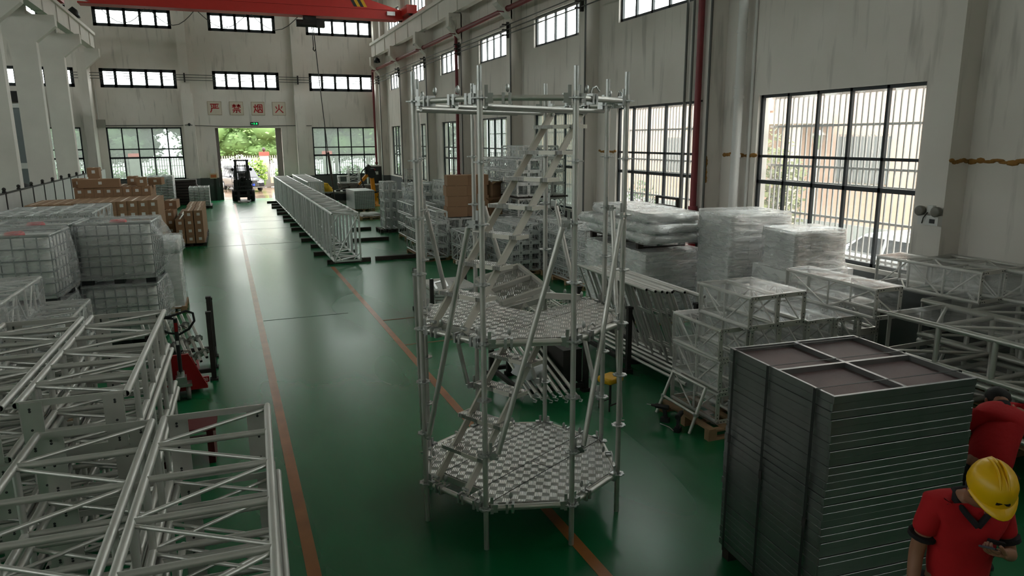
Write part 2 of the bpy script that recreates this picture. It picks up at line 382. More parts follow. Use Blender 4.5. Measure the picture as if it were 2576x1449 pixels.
# left bay and the wall behind the camera
holes = []
for a, b in RWIN: holes += [(a, b, 6.53, 7.5), (a, b, 10.0, 11.0)]
wall('wall_left', 'x', XL-.3, .3, YF, YB, 0, ZC, holes)
for a, b in RWIN:
    for z in (6.53, 10.0): window('x', XL-.1, a, b, z, z+1.0, 5, (), glass_clear)
wall('wall_front', 'y', YF-.3, .3, XL, XR+.3, 0, ZC, [])
# free-standing columns between the bays with double corbels
for y in (13.0, 18.5, 24.0, 29.5, 35.0, 40.6):
    m = MB()
    m.bx((-7.5, y, 0), (-6.6, y+.42, 7.555))
    m.prism([(-6.6, 7.55), (-5.85, 8.2), (-5.85, 8.62), (-8.25, 8.62), (-8.25, 8.2), (-7.5, 7.55)], y, y+.42, 'Y')
    m.bx((-7.25, y+.02, 8.6), (-6.85, y+.4, ZC))
    struct(m.build('column', beamw))
m = MB(); m.prism([(-6.55, 7.55), (-5.85, 8.2), (-5.85, 8.62), (-6.55, 8.62)], 46.4, 46.8, 'Y'); struct(m.build('column_corbel', beamw))
# corbels of the right-hand pilasters
for k in range(-2, 8):
    y = 7.1+5.5*k; m = MB()
    m.prism([(9.5, 7.55), (9.5, 8.6), (8.95, 8.6), (8.95, 8.1)], y, y+.45, 'Y')
    struct(m.build('column_corbel', beamw))
def crane_beam(x0, x1, y0, y1):
    m = MB(); m.bx((x0+.1, y0, 8.62), (x1-.1, y1, 9.3)); m.bx((x0, y0, 9.3), (x1, y1, 9.45))
    y = y0
    while y < y1:
        m.bx((x0+.06, y, 8.62), (x1-.06, y+.09, 9.3)); y += 2.75
    m.bx(((x0+x1)/2-.05, y0, 9.45), ((x0+x1)/2+.05, y1, 9.53), 1)
    struct(m.build('runway_beam', [beamw, mat('rail_steel', (0.28, 0.2, 0.17), .5, .5)]))
crane_beam(9.05, 9.5, -10, 46.3); crane_beam(-6.5, -5.95, -10, 46.6); crane_beam(-8.3, -7.7, -10, 46.6)
# grey office partition in the left bay
m = MB()
pg = mat('grey_partition_panel', srgb(120, 126, 130), .6, var=.06)
m.bx((-21.9, 45.9, 0), (-9.0, 46.0, 5.4)); struct(m.build('wall_partition', pg))
m = MB(); m.bx((-21.9, 45.85, 5.4), (-9, 46.05, 5.62)); m.bx((-21.9, 45.85, 2.2), (-9, 45.9, 2.5)); struct(m.build('trim_1', whitep))
m = MB(); m.bx((-7.9, 44.2, 0), (-7.8, 46.9, 5.2)); struct(m.build('wall_partition', pg))
m = MB(); m.bx((-7.78, 44.2, 5.1), (-7.75, 46.9, 5.4)); m.bx((-7.78, 44.2, 1.9), (-7.75, 46.9, 2.2)); struct(m.build('trim_2', whitep))
for x in (-9.75, -12.5): struct(MB().bx((x, 45.86, 3.4), (x+.35, 45.89, 4.9)).build('window_strip', mat('bright_interior_window', (0.75, 0.82, 0.84), .3)))
struct(MB().bx((-14.5, 46.6, 5.75), (-8.9, 47.4, 6.3)).build('trim_duct', mat('black_duct', (.01, .01, .01), .7)))
# expanding-foam seam on the right wall
foam = mat('expanding_foam', srgb(150, 108, 52), .9, var=.4, vs=8, bump=.6, bs=30)
rnd = random.Random(3)
def seam(y0, y1, x, z=3.245):
    m = MB(); y = y0
    while y < y1:
        w = rnd.uniform(.05, .12); m.ball((x, y, z+rnd.uniform(-.02, .02)), (.025, w, rnd.uniform(.02, .045)), 8); y += w*1.1
    struct(m.build('trim_seam', foam))
seam(4.6, 7.1, XR); seam(11.6, 12.55, XR); seam(13.05, 13.35, XR); seam(17.1, 18.0, XR)
m = MB(); x = 9.5
while x < 9.85: m.ball((x, 7.1, 3.245+rnd.uniform(-.02, .02)), (.06, .02, .03), 8); x += .06
struct(m.build('trim_seam', foam))
m = MB()
for z in range(9): m.ball((9.46, 12.58+rnd.uniform(0, .04), 2.7+z*.06), (.02, .05, .05), 7)
struct(m.build('trim_seam', foam))
# door opening: side jambs, threshold
m = MB(); m.bx((3.2, YB+.3, 0), (3.55, YB+.34, 4.36)); struct(m.build('door_1', mat('door_leaf_grey', srgb(112, 108, 102), .6)))
m = MB(); m.bx((-.3, YB+.3, 0), (-.12, YB+.36, 4.36)); struct(m.build('door_2', mat('door_edge_dark', srgb(60, 58, 55), .6)))
hz = mat('hazard_post', srgb(40, 38, 34), .6)
struct(MB().bx((-.62, YB-.06, 0), (-.5, YB, 1.55)).build('trim_door_guard', hz))
# outside: yards, fence line, neighbouring building
wet = mat('wet_concrete', srgb(104, 88, 72), .15, var=.25, vs=.35, rv=.1, bump=.04, bs=8)
struct(MB().bx((-60, YB+.31, -.3), (60, 95, -.02)).build('ground_yard', wet))
struct(MB().bx((XR+.31, YF-20, -.3), (60, YB+.3, -.03)).build('ground_side_yard', mat('side_yard_concrete', srgb(170, 165, 158), .5, var=.1)))
struct(MB().bx((-60, YF-20, -.3), (XL-.31, YB+.3, -.03)).build('ground_left_yard', MATS['side_yard_concrete']))
lawn = mat('lawn', srgb(96, 128, 62), .9, var=.3, vs=5)
struct(MB().bx((15.5, -20, -.03), (17.4, 46, .06)).build('ground_lawn', lawn))
pink = mat('pink_render', srgb(196, 164, 150), .85, var=.04)
# ------------------------------------------------------------------ outside things
leafm = mat('leaf_green', srgb(84, 112, 58), .7, var=.5, vs=1.2)
leafm2 = mat('young_leaf_green', srgb(112, 146, 52), .6, var=.35, vs=2.5)
leafd = mat('dark_leaf_green', srgb(56, 78, 42), .7, var=.4, vs=2)
leafy = mat('yellow_green_leaf', srgb(88, 92, 52), .7, var=.5, vs=4)
bark = mat('bark', srgb(74, 62, 52), .9)
def leaves(m, c, r, n, s, rg):
    c = Vector(c)
    for _ in range(n):
        d = Vector((rg.gauss(0, 1), rg.gauss(0, 1), rg.gauss(0, 1))).normalized() * (rg.random()**.4)
        p = c + Vector((d.x*r[0], d.y*r[1], d.z*r[2]))
        a = Vector((rg.gauss(0, 1), rg.gauss(0, 1), rg.gauss(0, .6))).normalized(); b = a.orthogonal().normalized()*.55
        k = s*rg.uniform(.6, 1.4)
        m.add([p-a*k, p+b*k, p+a*k, p-b*k], [(0, 1, 2, 3)])
def tree(loc, h, r, label, lm, seed, n=2600, s=.17, group='street trees beyond the fence'):
    rg = random.Random(seed); t = thing('street_tree', label, 'tree', loc, 0, group)
    m = MB(); m.path([(0, 0, -.05), (.1, 0, h*.25), (-.05, .1, h*.5), (.1, 0, h*.75)], .16, 8)
    tops = []
    for k in range(9):
        a = k*2.4; z = h*rg.uniform(.42, .86); q = (math.cos(a)*r*.62, math.sin(a)*r*.62, z); tops.append(q)
        m.path([(0, 0, h*.35), (q[0]*.5, q[1]*.5, z*.75+.3), q], .05, 5)
    m.build('trunk', bark, t)
    m = MB(); m.ball((0, 0, h*.66), (r*.72, r*.72, h*.2), 12); m.ball((0, 0, h*.48), (r*.6, r*.6, h*.14), 12)
    for q in tops:
        m.ball(q, (r*.42, r*.42, r*.3), 9)
        rr = rg.uniform(.5, .72)*r; leaves(m, q, (rr, rr, rr*.62), n//11, s, rg)
    m.ball((0, 0, h*.36), (r*.7, r*.7, h*.1), 12); leaves(m, (0, 0, h*.37), (r*.9, r*.9, h*.16), n//4, s, rg); leaves(m, (0, 0, h*.82), (r*.7, r*.7, h*.18), n//8, s, rg); leaves(m, (0, 0, h*.6), (r*.8, r*.8, h*.25), n//6, s, rg)
    m.build('crown', lm, t)
tree((-13.5, 66, 0), 7.4, 3.4, 'misty green street tree seen through the rear window left of the doorway', leafm, 1)
tree((-7.4, 67, 0), 7.2, 3.2, 'green street tree behind the brick-red capped gate post, rear window left half', leafd, 2)
tree((-10.4, 69.5, 0), 7.3, 3.2, 'dim street tree between the two misty ones, left rear window', leafd, 8)
tree((10.0, 70, 0), 7.2, 3.2, 'dim street tree behind the misty one, right rear window', leafm, 9)
tree((-1.0, 68, 0), 7.4, 3.4, 'pale green tree at the left side of the doorway view', leafm, 3)
tree((3.6, 67, 0), 7.6, 3.3, 'full green tree standing in the middle of the doorway view', leafm, 4)
tree((7.6, 68, 0), 7.6, 3.0, 'darker green tree at the right side of the doorway view', leafd, 5)
tree((12.4, 67, 0), 7.4, 3.4, 'misty street tree seen through the rear window right of the doorway', leafm, 6)
tree((17.6, 67, 0), 7.0, 3.2, 'dim street tree at the right end of the right rear window', leafd, 7)
def bush(loc, r, label, lm, seed, n=420, s=.13, name='shrub', cat='shrub', group='shrubs along the fence'):
    rg = random.Random(seed); t = thing(name, label, cat, loc, 0, group)
    m = MB()
    for k in range(6): m.path([(0, 0, 0), (rg.uniform(-.5, .5)*r[0], rg.uniform(-.5, .5)*r[1], r[2]*.8), (rg.uniform(-.8, .8)*r[0], rg.uniform(-.8, .8)*r[1], r[2]*1.5)], .018, 5)
    m.build('stem', bark, t)
    m = MB(); leaves(m, (0, 0, r[2]), r, n, s, rg); m.build('foliage', lm, t)
bush((.3, 59.3, 0), (.8, .4, .9), 'leafy shrub by the fence, left of the parked van', leafm, 11)
bush((2.35, 59.2, 0), (.85, .4, 1.15), 'bright yellow-green shrub rising behind the parked van', leafm2, 12, 620)
bush((4.3, 59.3, 0), (.7, .4, .85), 'leafy shrub by the fence, right of the white gate post', leafm, 13)
for i, x in enumerate((-11.2, -9.2, -7.4, -4.6, 6.2, 9.6, 11.6, 13.4)):
    bush((x, 59.2, 0), (1.0, .4, .9), 'misty shrub against the fence, %s from the left' % NTH[i], leafm, 20+i, 300)
fencew = mat('fence_paint', srgb(138, 137, 132), .6)
def fence(x0, x1, label):
    t = thing('picket_fence', label, 'fence', (x0, 60.2, 0), 0, 'white picket fences along the yard')
    m = MB(); m.bx((0, -.12, 0), (x1-x0, .12, .28), 1); m.bx((0, -.1, .28), (x1-x0, .1, .78), 0)
    m.build('plinth_wall', [mat('cream_plinth', srgb(232, 214, 190), .85), mat('grey_plinth_base', srgb(140, 134, 128), .85)], t)
    m = MB(); x = .1
    while x < x1-x0: m.bx((x-.035, -.02, .78), (x+.035, .02, 2.45)); x += .17
    m.build('pickets', fencew, t)
    m = MB()
    for z in (.95, 1.75, 2.2): m.bx((0, .02, z), (x1-x0, .05, z+.05))
    m.build('rail', fencew, t)
posts = (-15.2, -6.1, 3.05, 7.9, 17.0)
fence(-24, -15.55, 'white picket fence seen at the far left of the left rear window'); fence(-14.85, -6.45, 'white picket fence outside the left rear window'); fence(-5.75, 2.7, 'white picket fence outside the doorway, left of the gate post')
fence(3.4, 7.55, 'short white picket fence outside the doorway, right of the gate post'); fence(8.25, 16.65, 'white picket fence outside the right rear window'); fence(17.35, 25, 'white picket fence right of the last gate post')
for x, d in zip(posts, ('at the left end of the left rear window', 'in the middle of the left rear window', 'in the doorway view', 'at the left edge of the right rear window', 'hidden behind the rear corner')):
    t = thing('fence_post', 'white masonry fence post with red cap ' + d, 'fence post', (x, 60.2, 0), 0, 'red-capped fence posts')
    m = MB(); m.bx((-.33, -.33, .3), (.33, .33, 2.45)); m.build('post', fencew, t)
    MB().bx((-.36, -.36, 0), (.36, .36, .3)).build('foot', MATS['grey_plinth_base'], t)
    m = MB(); m.bx((-.36, -.36, 2.45), (.36, .36, 2.72)); m.build('cap', mat('cap_red', srgb(196, 62, 50), .7), t)
    m = MB(); m.lathe((0, 0, 2.72), [(.06, 0), (.06, .08), (.14, .1), (.12, .3), (.02, .36)], 10); m.build('lantern', dsteel, t)
def car(loc, rz, label, paint, cat='car', van=False):
    t = thing('parked_van' if van else 'parked_car', label, cat, loc, rz)
    Hh, L = (1.78, 5.0) if van else (1.47, 4.6)
    g = mat('car_glass', (.012, .016, .02), .08); ch = mat('chrome_trim', (.7, .7, .7), .15, 1.0)
    def side(poly, w0, w1, zsplit):   # polygon in (y,z); half-width narrows above the belt line
        m = MB(); n = len(poly)
        hw = lambda z: w0 if z <= zsplit else w0+(w1-w0)*(z-zsplit)/(Hh-zsplit)
        vs = [(-hw(z), y, z) for y, z in poly]+[(hw(z), y, z) for y, z in poly]
        m.add(vs, [tuple(range(n)), tuple(range(2*n-1, n-1, -1))]+[((i+1) % n, i, n+i, n+(i+1) % n) for i in range(n)]); return m
    b = .98 if van else .9
    fr = -L/2
    body = [(fr+.05, .28), (fr, .55), (fr+.04, .82), (fr+.95, b), (L/2-.1, b+.05), (L/2, .7), (L/2-.05, .28)]
    m = side(body, .93, .8, .85); o = m.build('body', paint, t)
    bv = o.modifiers.new('soft', 'BEVEL'); bv.width = .07; bv.segments = 3
    roof = [(fr+1.0, b-.03), (fr+1.75, Hh-.1), (fr+2.2, Hh), (L/2-.9 if not van else L/2-.4, Hh-.02), (L/2-.15, b+.02)]
    m = side(roof, .86, .68, b); o = m.build('cabin', paint, t); bv = o.modifiers.new('soft', 'BEVEL'); bv.width = .06; bv.segments = 3
    m = MB(); a = Vector((0, fr+1.02, b+.03)); c = Vector((0, fr+1.74, Hh-.12))
    m.add([(-.78, a.y-.01, a.z), (.78, a.y-.01, a.z), (.62, c.y-.02, c.z), (-.62, c.y-.02, c.z)], [(0, 1, 2, 3)]); m.build('windscreen', g, t)
    for sx in (-1, 1):
        m = MB()
        for y0, y1, o0, o1 in ((fr+1.35, fr+2.35, .4, .0), (fr+2.45, L/2-1.3, 0, 0), (L/2-1.2, L/2-.45, 0, .25)):
            x0, x1 = sx*.866, sx*.735
            m.add([(x0, y0, b+.06), (x0, y1, b+.06), (x1, y1-o1, Hh-.16), (x1, y0+o0, Hh-.16)], [(0, 1, 2, 3) if sx > 0 else (3, 2, 1, 0)])
        m.build('side_window', g, t)
        m = MB(); m.lathe((sx*.66, fr+.03, .7), [(.001, -.03), (.1, -.02), (.13, .05)], 10, ax='Y'); m.bx((sx*.42, fr-.01, .64), (sx*.88, fr+.1, .76)); m.build('headlamp', mat('lamp_lens', (.7, .74, .76), .1), t)
        m = MB(); m.ball((sx*1.02, fr+1.5, b+.12), (.1, .07, .08), 8); m.build('mirror', paint, t)
        for y in (fr+.9, L/2-.95):
            w = MB(); w.lathe((sx*.84, y, .33), [(.2, -.11), (.33, -.1), (.34, 0), (.33, .1), (.2, .11)], 18, ax='X'); w = w.build('wheel', rubber, t)
            MB().lathe((sx*.93, y, .33), [(.001, sx*.02), (.2, sx*.03), (.21, 0)], 14, ax='X').build('rim', ch, w)
    m = MB()
    for i in range(13): m.bx((-.48+i*.08-.012, fr-.035, .42), (-.48+i*.08+.012, fr+.05, .8))
    m.bx((-.55, fr-.03, .8), (.55, fr+.05, .84)); m.build('grille', ch, t)
    MB().bx((-.9, fr-.04, .3), (.9, fr+.02, .36)).build('bumper_strip', ch, t)
    MB().bx((-.22, fr-.06, .44), (.22, fr-.03, .58)).build('number_plate', mat('plate_blue', srgb(30, 70, 190), .4), t)
    return t
car((1.15, 56.8, 0), R(14), 'dark grey parked van with slatted grille and blue plate, seen past the forklift', mat('van_grey', srgb(52, 56, 64), .25, .5), 'van', True)
wp = mat('white_car_paint', srgb(176, 180, 184), .2)
car((14.5, 11.7, 0), R(178), 'white car parked close outside the large near window', wp)
car((12.7, 6.5, 0), R(178), 'silver car bonnet low in the lower right panes of the near window', mat('silver_car_paint', srgb(190, 194, 198), .2, .5))
car((14.6, 26.2, 0), R(185), 'white car seen small through the second large window', wp)
bush((13.9, 15.6, 0), (.95, .9, 1.9), 'tall yellow-green tree outside the left part of the near window', leafy, 41, 1500, .09, 'garden_tree', 'tree', None)
bush((14.1, 22.5, 0), (.7, .7, 1.05), 'round shrub outside the second large window', leafd, 42, 500, .08, group=None)
bush((11.2, 8.1, 0), (.5, .4, .75), 'small leafy plant in front of the lower right panes of the near window', leafd, 43, 300, .07, group=None)
t = thing('lamp_post', 'grey garden lamp post outside the near window', 'lamp post', (17.6, 17.75, 0))
MB().tube((0, 0, 0), (0, 0, 3.2), .05, 8).build('pole', steel, t); MB().lathe((0, 0, 3.2), [(.05, 0), (.1, .05), (.2, .42), (.24, .46), (.05, .62)], 10).build('lantern', steel, t)
t = thing('neighbour_building', 'pale pink building across the side yard with barred windows and a porch', 'building', (18.0, 0, 0))
m = MB(); m.bx((0, -10, .9), (8, 46, 7.2)); m.build('facade', pink, t)
MB().bx((-.06, -10, 0), (8, 46, .9)).build('plinth', mat('grey_stone_plinth', srgb(150, 152, 156), .8), t)
MB().bx((-1.6, 17.6, 4.0), (0, 23.5, 4.35)).build('porch_canopy', mat('cream_render', srgb(188, 172, 158), .8), t)
for y in (17.9, 23.2): MB().bx((-1.5, y-.18, 0), (-1.15, y+.18, 4.0)).build('porch_column', MATS['cream_render'], t)
MB().bx((-.08, -10, 6.0), (0, 46, 6.25)).build('string_course', MATS['cream_render'], t)
for y0 in (-2.5, 6.8, 15.4, 25.0, 32.5):
    f = MB().bx((-.03, y0, 2.2), (.05, y0+1.9, 3.6)).build('window', mat('dim_window_glass', srgb(120, 124, 128), .2), t)
    m = MB()
    for i in range(17): m.bx((-.12, y0+i*.118, 2.15), (-.1, y0+i*.118+.02, 3.65))
    for z in (2.15, 2.9, 3.63): m.bx((-.12, y0, z), (-.1, y0+1.9, z+.03))
    m.build('window_bars', steel, f)
m = MB(); m.bx((-.35, 20.3, 4.5), (-.02, 21.1, 5.1)); m.lathe((-.36, 20.7, 4.8), [(.22, 0), (.22, -.02), (.02, -.03)], 12, ax='X'); m.build('air_conditioner', whitep, t)

# ------------------------------------------------------------------ services on the walls
cond = mat('grey_conduit', srgb(92, 92, 90), .55, .3)
m = MB(); t = thing('sprinkler_main', 'long dark red water pipe running below the crane beam along the right wall', 'pipe', (9.3, 47.3, 0))
m.tube((9.34, -12, 7.9), (9.34, 47.2, 7.9), .085, 10); m.build('main', redpipe, t, False)
for k in range(-2, 8):
    y = 7.1+5.5*k; m = MB(); m.bx((8.98, y+.08, 7.79), (9.45, y+.14, 7.83)); m.tube((9.34, y-.06, 7.9), (9.34, y+.2, 7.9), .1, 10); m.build('bracket', redpipe, t, False)
for y, z0 in ((47.2, 0), (29.45, 0), (12.82, 0)):
    m = MB(); m.tube((9.34, y, 7.9), (9.34, y, z0), .07, 10); m.tube((9.34, y, 2.05), (9.34, y, 2.15), .1, 10)
    m.build('riser', redpipe, t, False)
m = MB(); m.bx((9.34, 12.79, 4.33), (9.46, 12.85, 4.37)); m.build('pipe_clip', dsteel, t, False)
t = thing('valve_frame', 'dark red pipe bracket standing low beside the second large window', 'pipe bracket', (9.2, 13.2, 0))
m = MB(); m.bar((0, 0, 2.28), (0, .8, 2.28), .05, .05); m.bar((0, 0, 2.1), (0, .8, 2.1), .05, .05); m.bar((0, 0, 0), (0, 0, 2.3), .05, .05); m.bar((0, .8, 0), (0, .8, 2.3), .05, .05); m.build('frame', dsteel, t)
t = thing('power_rail', 'three dark conductor lines carried on brackets around the hall', 'cable run', (9.5, 47, 7.2))
for z in (7.4, 7.25, 7.1):
    m = MB(); m.tube((9.38, -12, z), (9.38, 47.1, z), .018, 6); m.tube((-9.5, 47.25, z), (9.38, 47.25, z), .018, 6); m.build('conductor', cond, t, False)
for k in range(-2, 8):
    y = 7.1+5.5*k; m = MB(); m.bx((9.36, y+.15, 6.98), (9.45, y+.22, 7.5))
    for z in (7.08, 7.25, 7.42): m.bx((9.2, y+.16, z-.03), (9.38, y+.21, z+.01))
    m.build('bracket', dsteel, t, False)
for x in (-6.8, -1.7, 4.7, 9.3):
    m = MB(); m.bx((x-.04, 47.2, 6.98), (x+.04, 47.3, 7.5)); m.build('bracket', dsteel, t, False)
for k in range(1, 8):
    y = 7.1+5.5*k+.02
    t = tag(MB().path([(9.42, y+.9, 7.45), (9.42, y+.2, 7.45), (9.42, y+.02, 7.4), (9.42, y-.04, 7.25), (9.42, y-.04, 0)], .026, 6).build('wall_conduit', cond), 'dark conduit dropping down the %s pilaster of the right wall, counted from the front' % NTH[k-1], 'conduit', 'conduits on the right wall pilasters')
for i, (y, d) in enumerate(((13.92, 'left of the pair crossing the second large window'), (13.68, 'right of the pair crossing the second large window'), (30.2, 'beside the thin dark red riser further back'))):
    tag(MB().path([(9.78, y, 11.5), (9.78, y, 1.9), (9.7, y, .1)], .03, 6).build('wall_conduit', cond), 'thin dark conduit ' + d, 'conduit', 'free conduits in front of the windows')
t = thing('downspout', 'white plastic downpipe between the second and the near large window', 'downpipe', (9.65, 11.9, 0))
m = MB(); m.tube((0, 0, 0), (0, 0, ZC), .09, 12); m.build('pipe', whitep, t)
for z in (3.2, 4.35, 4.55, 5.6, 7.5): MB().tube((0, 0, z), (0, 0, z+.06), .105, 12).build('collar', whitep, t)
tag(MB().tube((9.82, 11.72, 0), (9.82, 11.72, ZC), .03, 8).build('wall_pipe', whitep), 'thin white pipe just left of the near large window', 'pipe')
t = thing('emergency_light', 'white twin-head emergency light on the pilaster right of the near window', 'emergency light', (9.45, 7.26, 2.42))
m = MB(); m.bx((-.09, -.16, -.08), (0, .16, .06)); m.build('case', whitep, t)
MB().bx((-.095, -.11, -.05), (-.09, -.03, .01)).build('display', black, t)
for s in (-1, 1):
    h = MB(); h.lathe((-.08, s*.13, .12), [(.02, .06), (.065, .03), (.075, -.05), (.06, -.06), (.001, -.055)], 12, ax='X'); h.build('lamp_head', mat('dull_lamp', srgb(120, 116, 108), .4), t)
MB().bx((-.07, -.045, .1), (0, .045, .2)).build('socket', whitep, t)
MB().path([(-.08, .02, .1), (-.12, .05, .02), (-.1, .08, -.06)], .008, 5).build('cord', dsteel, t)
# four sign boards, one red character each
signb = mat('sign_board_beige', srgb(206, 196, 180), .6, var=.05); signr = mat('sign_red', srgb(176, 22, 30), .6)
def text_obj(name, s, size, m, parent, loc, rot, offset=0.0, ext=.004):
    cu = bpy.data.curves.new(name, 'FONT'); cu.body = s; cu.size = size; cu.align_x = 'CENTER'; cu.align_y = 'CENTER'; cu.extrude = ext; cu.offset = offset
    o = bpy.data.objects.new(name, cu); COL.objects.link(o); bpy.context.view_layer.update()
    me = bpy.data.meshes.new_from_object(o.evaluated_get(bpy.context.evaluated_depsgraph_get()))
    bpy.data.objects.remove(o); me.materials.clear(); me.materials.append(m)
    n = bpy.data.objects.new(name, me); COL.objects.link(n); n.parent = parent; n.location = loc; n.rotation_euler = rot
    return n
GLYPH = {'严': [[(.05, .95), (.97, .95)], [(.42, .95), (.42, .54)], [(.6, .95), (.6, .54)], [(.16, .82), (.26, .64)], [(.86, .82), (.75, .64)], [(.14, .5), (.98, .5)], [(.19, .5), (.17, .28), (.03, .02)]],
 '禁': [[(.03, .85), (.47, .85)], [(.25, 1), (.25, .54)], [(.24, .83), (.04, .6)], [(.28, .8), (.44, .64)], [(.53, .85), (.97, .85)], [(.75, 1), (.75, .54)], [(.72, .8), (.56, .64)], [(.76, .83), (.97, .6)], [(.2, .47), (.8, .47)], [(.05, .31), (.95, .31)], [(.5, .31), (.5, .02), (.38, .06)], [(.28, .22), (.1, .03)], [(.7, .22), (.92, .03)]],
 '烟': [[(.21, .98), (.2, .5), (.03, .02)], [(.05, .78), (.1, .56)], [(.4, .82), (.31, .62)], [(.22, .42), (.39, .14)], [(.48, .95), (.48, .01)], [(.45, .93), (.99, .93)], [(.96, .93), (.96, .01)], [(.48, .07), (.96, .07)], [(.55, .68), (.89, .68)], [(.72, .85), (.7, .48), (.56, .2)], [(.72, .5), (.88, .22)]],
 '火': [[(.12, .76), (.26, .48)], [(.88, .8), (.73, .52)], [(.5, .98), (.48, .48), (.06, .02)], [(.5, .5), (.95, .02)]]}
for i, (ch, x) in enumerate(zip('严禁烟火', (-.21, 1.03, 2.27, 3.51))):
    t = thing('warning_board', 'square beige board with the red character %s above the doorway' % ch, 'sign', (x, YB, 5.53), 0, 'warning boards over the doorway')
    MB().bx((-.39, -.03, -.4), (.39, 0, .4)).build('board', signb, t)
    m = MB()
    for a, b in (((-.39, -.4), (.39, -.375)), ((-.39, .375), (.39, .4)), ((-.39, -.4), (-.37, .4)), ((.37, -.4), (.39, .4))): m.bx((a[0], -.035, a[1]), (b[0], -.03, b[1]))
    m.build('border', mat('board_edge', srgb(168, 152, 130), .6), t)
    m = MB()
    for st in GLYPH[ch]:
        for (u0, v0), (u1, v1) in zip(st[:-1], st[1:]): m.bar(((u0-.5)*.52, -.036, (v0-.5)*.52), ((u1-.5)*.52, -.036, (v1-.5)*.52), .056, .006, (0, 1, 0))
    m.build('character', signr, t)
t = thing('exit_sign', 'small green exit sign above the doorway', 'exit sign', (1.99, YB, 4.62))
MB().bx((-.24, -.05, -.09), (.24, 0, .09)).build('case', black, t)
eg = mat('exit_green', (.02, .75, .2), .4, emit=1.2); m = MB()
m.ball((-.02, -.055, .05), (.018, .004, .018), 8); m.bar((-.03, -.055, .03), (.0, -.055, -.02), .03, .004, (0, 1, 0)); m.bar((0, -.055, -.02), (.05, -.055, -.05), .016, .004, (0, 1, 0)); m.bar((0, -.055, -.02), (-.06, -.055, -.06), .016, .004, (0, 1, 0)); m.bar((-.02, -.055, .03), (-.07, -.055, 0), .014, .004, (0, 1, 0)); m.bar((-.02, -.055, .03), (.04, -.055, .01), .014, .004, (0, 1, 0))
m.bx((.09, -.055, -.05), (.17, -.05, .05)); m.bar((-.18, -.055, 0), (-.1, -.055, 0), .03, .004, (0, 1, 0)); m.build('running_figure', eg, t)
greybox = mat('grey_enamel', srgb(150, 148, 140), .5)
t = thing('junction_box', 'grey electrical box on the rear wall left of the left window', 'electrical box', (-6.38, YB, 4.62))
MB().bx((-.28, -.16, -.22), (.28, 0, .22)).build('case', greybox, t); MB().tube((-.05, -.06, .22), (-.05, -.06, 2.6), .02, 6).build('conduit', whitep, t)
tag(MB().path([(-6.1, 47.62, 4.5), (-4, 47.6, 4.52), (-2.2, 47.4, 4.5), (-1.7, 47.2, 4.55), (-1.3, 47.4, 4.5), (1, 47.6, 4.44), (3.5, 47.6, 4.5), (5.4, 47.6, 4.5)], .022, 5).build('wall_cable', cond), 'thin cable running along the rear wall above the doorway', 'cable')
tag(MB().ball((-1.68, 47.22, 4.56), .09, 8).build('bell', black), 'small black bell on the left pilaster of the rear wall', 'bell')
t = thing('control_box', 'cream control box with orange label left of the doorway', 'control box', (-.62, YB, 1.5))
MB().bx((-.2, -.12, -.16), (.2, 0, .16)).build('case', mat('cream_case', srgb(205, 190, 160), .5), t); MB().bx((-.16, -.125, -.1), (.16, -.12, .08)).build('label', mat('label_orange', srgb(196, 110, 60), .6), t); MB().bx((-.12, -.1, .16), (.08, 0, .42)).build('switch', whitep, t)
t = thing('fire_cabinet', 'white-framed cabinet with dark door and red mark beside the right-hand corner', 'cabinet', (9.05, 46.3, 0))
m = MB()
for a, b in (((-.5, 0, .75), (-.42, .3, 2.0)), ((.42, 0, .75), (.5, .3, 2.0)), ((-.5, 0, 1.92), (.5, .3, 2.0)), ((-.5, 0, .75), (.5, .3, .83))): m.bx(a, b)
m.bx((-.5, .2, 0), (.5, .3, .75)); m.build('frame', whitep, t)
dcb = MB().bx((-.42, .02, .83), (.42, .28, 1.92)).build('door', mat('dark_cabinet_glass', srgb(52, 50, 50), .3), t)
MB().lathe((-.05, .02, 1.72), [(.001, -.01), (.07, -.01), (.07, 0)], 12, ax='Y').build('red_mark', safered, dcb); MB().bx((-.2, .01, 1.4), (.2, .02, 1.6)).build('label', paper, dcb)
tag(MB().box((8.95, 45.9, .62), (.5, .35, .3)).build('carton', card), 'small cardboard box below the dark fire cabinet', 'box')
# overhead crane
t = thing('overhead_crane', 'red overhead travelling crane spanning the hall near the rear wall', 'crane', (1.6, 37, 9.5))
m = MB(); m.prism([(-5.6, 9.9), (-4.6, 9.43), (7.8, 9.43), (8.95, 9.47), (8.95, 9.85), (6.9, 10.4), (-4.6, 10.4), (-5.6, 10.0)], 36.75, 37.25, 'Y'); m.bx((-5.2, 36.6, 9.40), (8.7, 37.4, 9.46)); m.bx((-5, 36.7, 9.86), (8.3, 36.75, 9.92))
m.build('girder', cranered, t, False)
m = MB()
for i in range(4):
    x = 6.28+i*.16; m.add([(x, 36.742, 10.38), (x+.24, 36.742, 9.94), (x+.4, 36.742, 9.94), (x+.16, 36.742, 10.38)], [(0, 1, 2, 3)], mi=i % 2)
m.build('hazard_stripes', [black, yellow], t, False)
for x0, x1 in ((8.85, 9.35), (-6.45, -5.95)):
    m = MB(); m.bx((x0, 35.6, 9.6), (x1, 38.4, 9.98)); e = m.build('end_carriage', cranered, t, False)
    for y in (35.9, 38.1): MB().lathe(((x0+x1)/2, y, 9.69), [(.02, -.08), (.15, -.08), (.15, .08), (.02, .08)], 14, ax='X').build('wheel', dsteel, e, False)
MB().bx((2.1, 36.72, 10.02), (2.55, 36.75, 10.3)).build('nameplate', paper, t, False)
m = MB(); m.bx((8.1, 36.6, 9.6), (8.5, 36.74, 9.78)); m.build('drive_motor', steel, t, False)
t = thing('hoist', 'dark electric hoist with trolley under the red crane girder', 'hoist', (4.4, 37, 9.2))
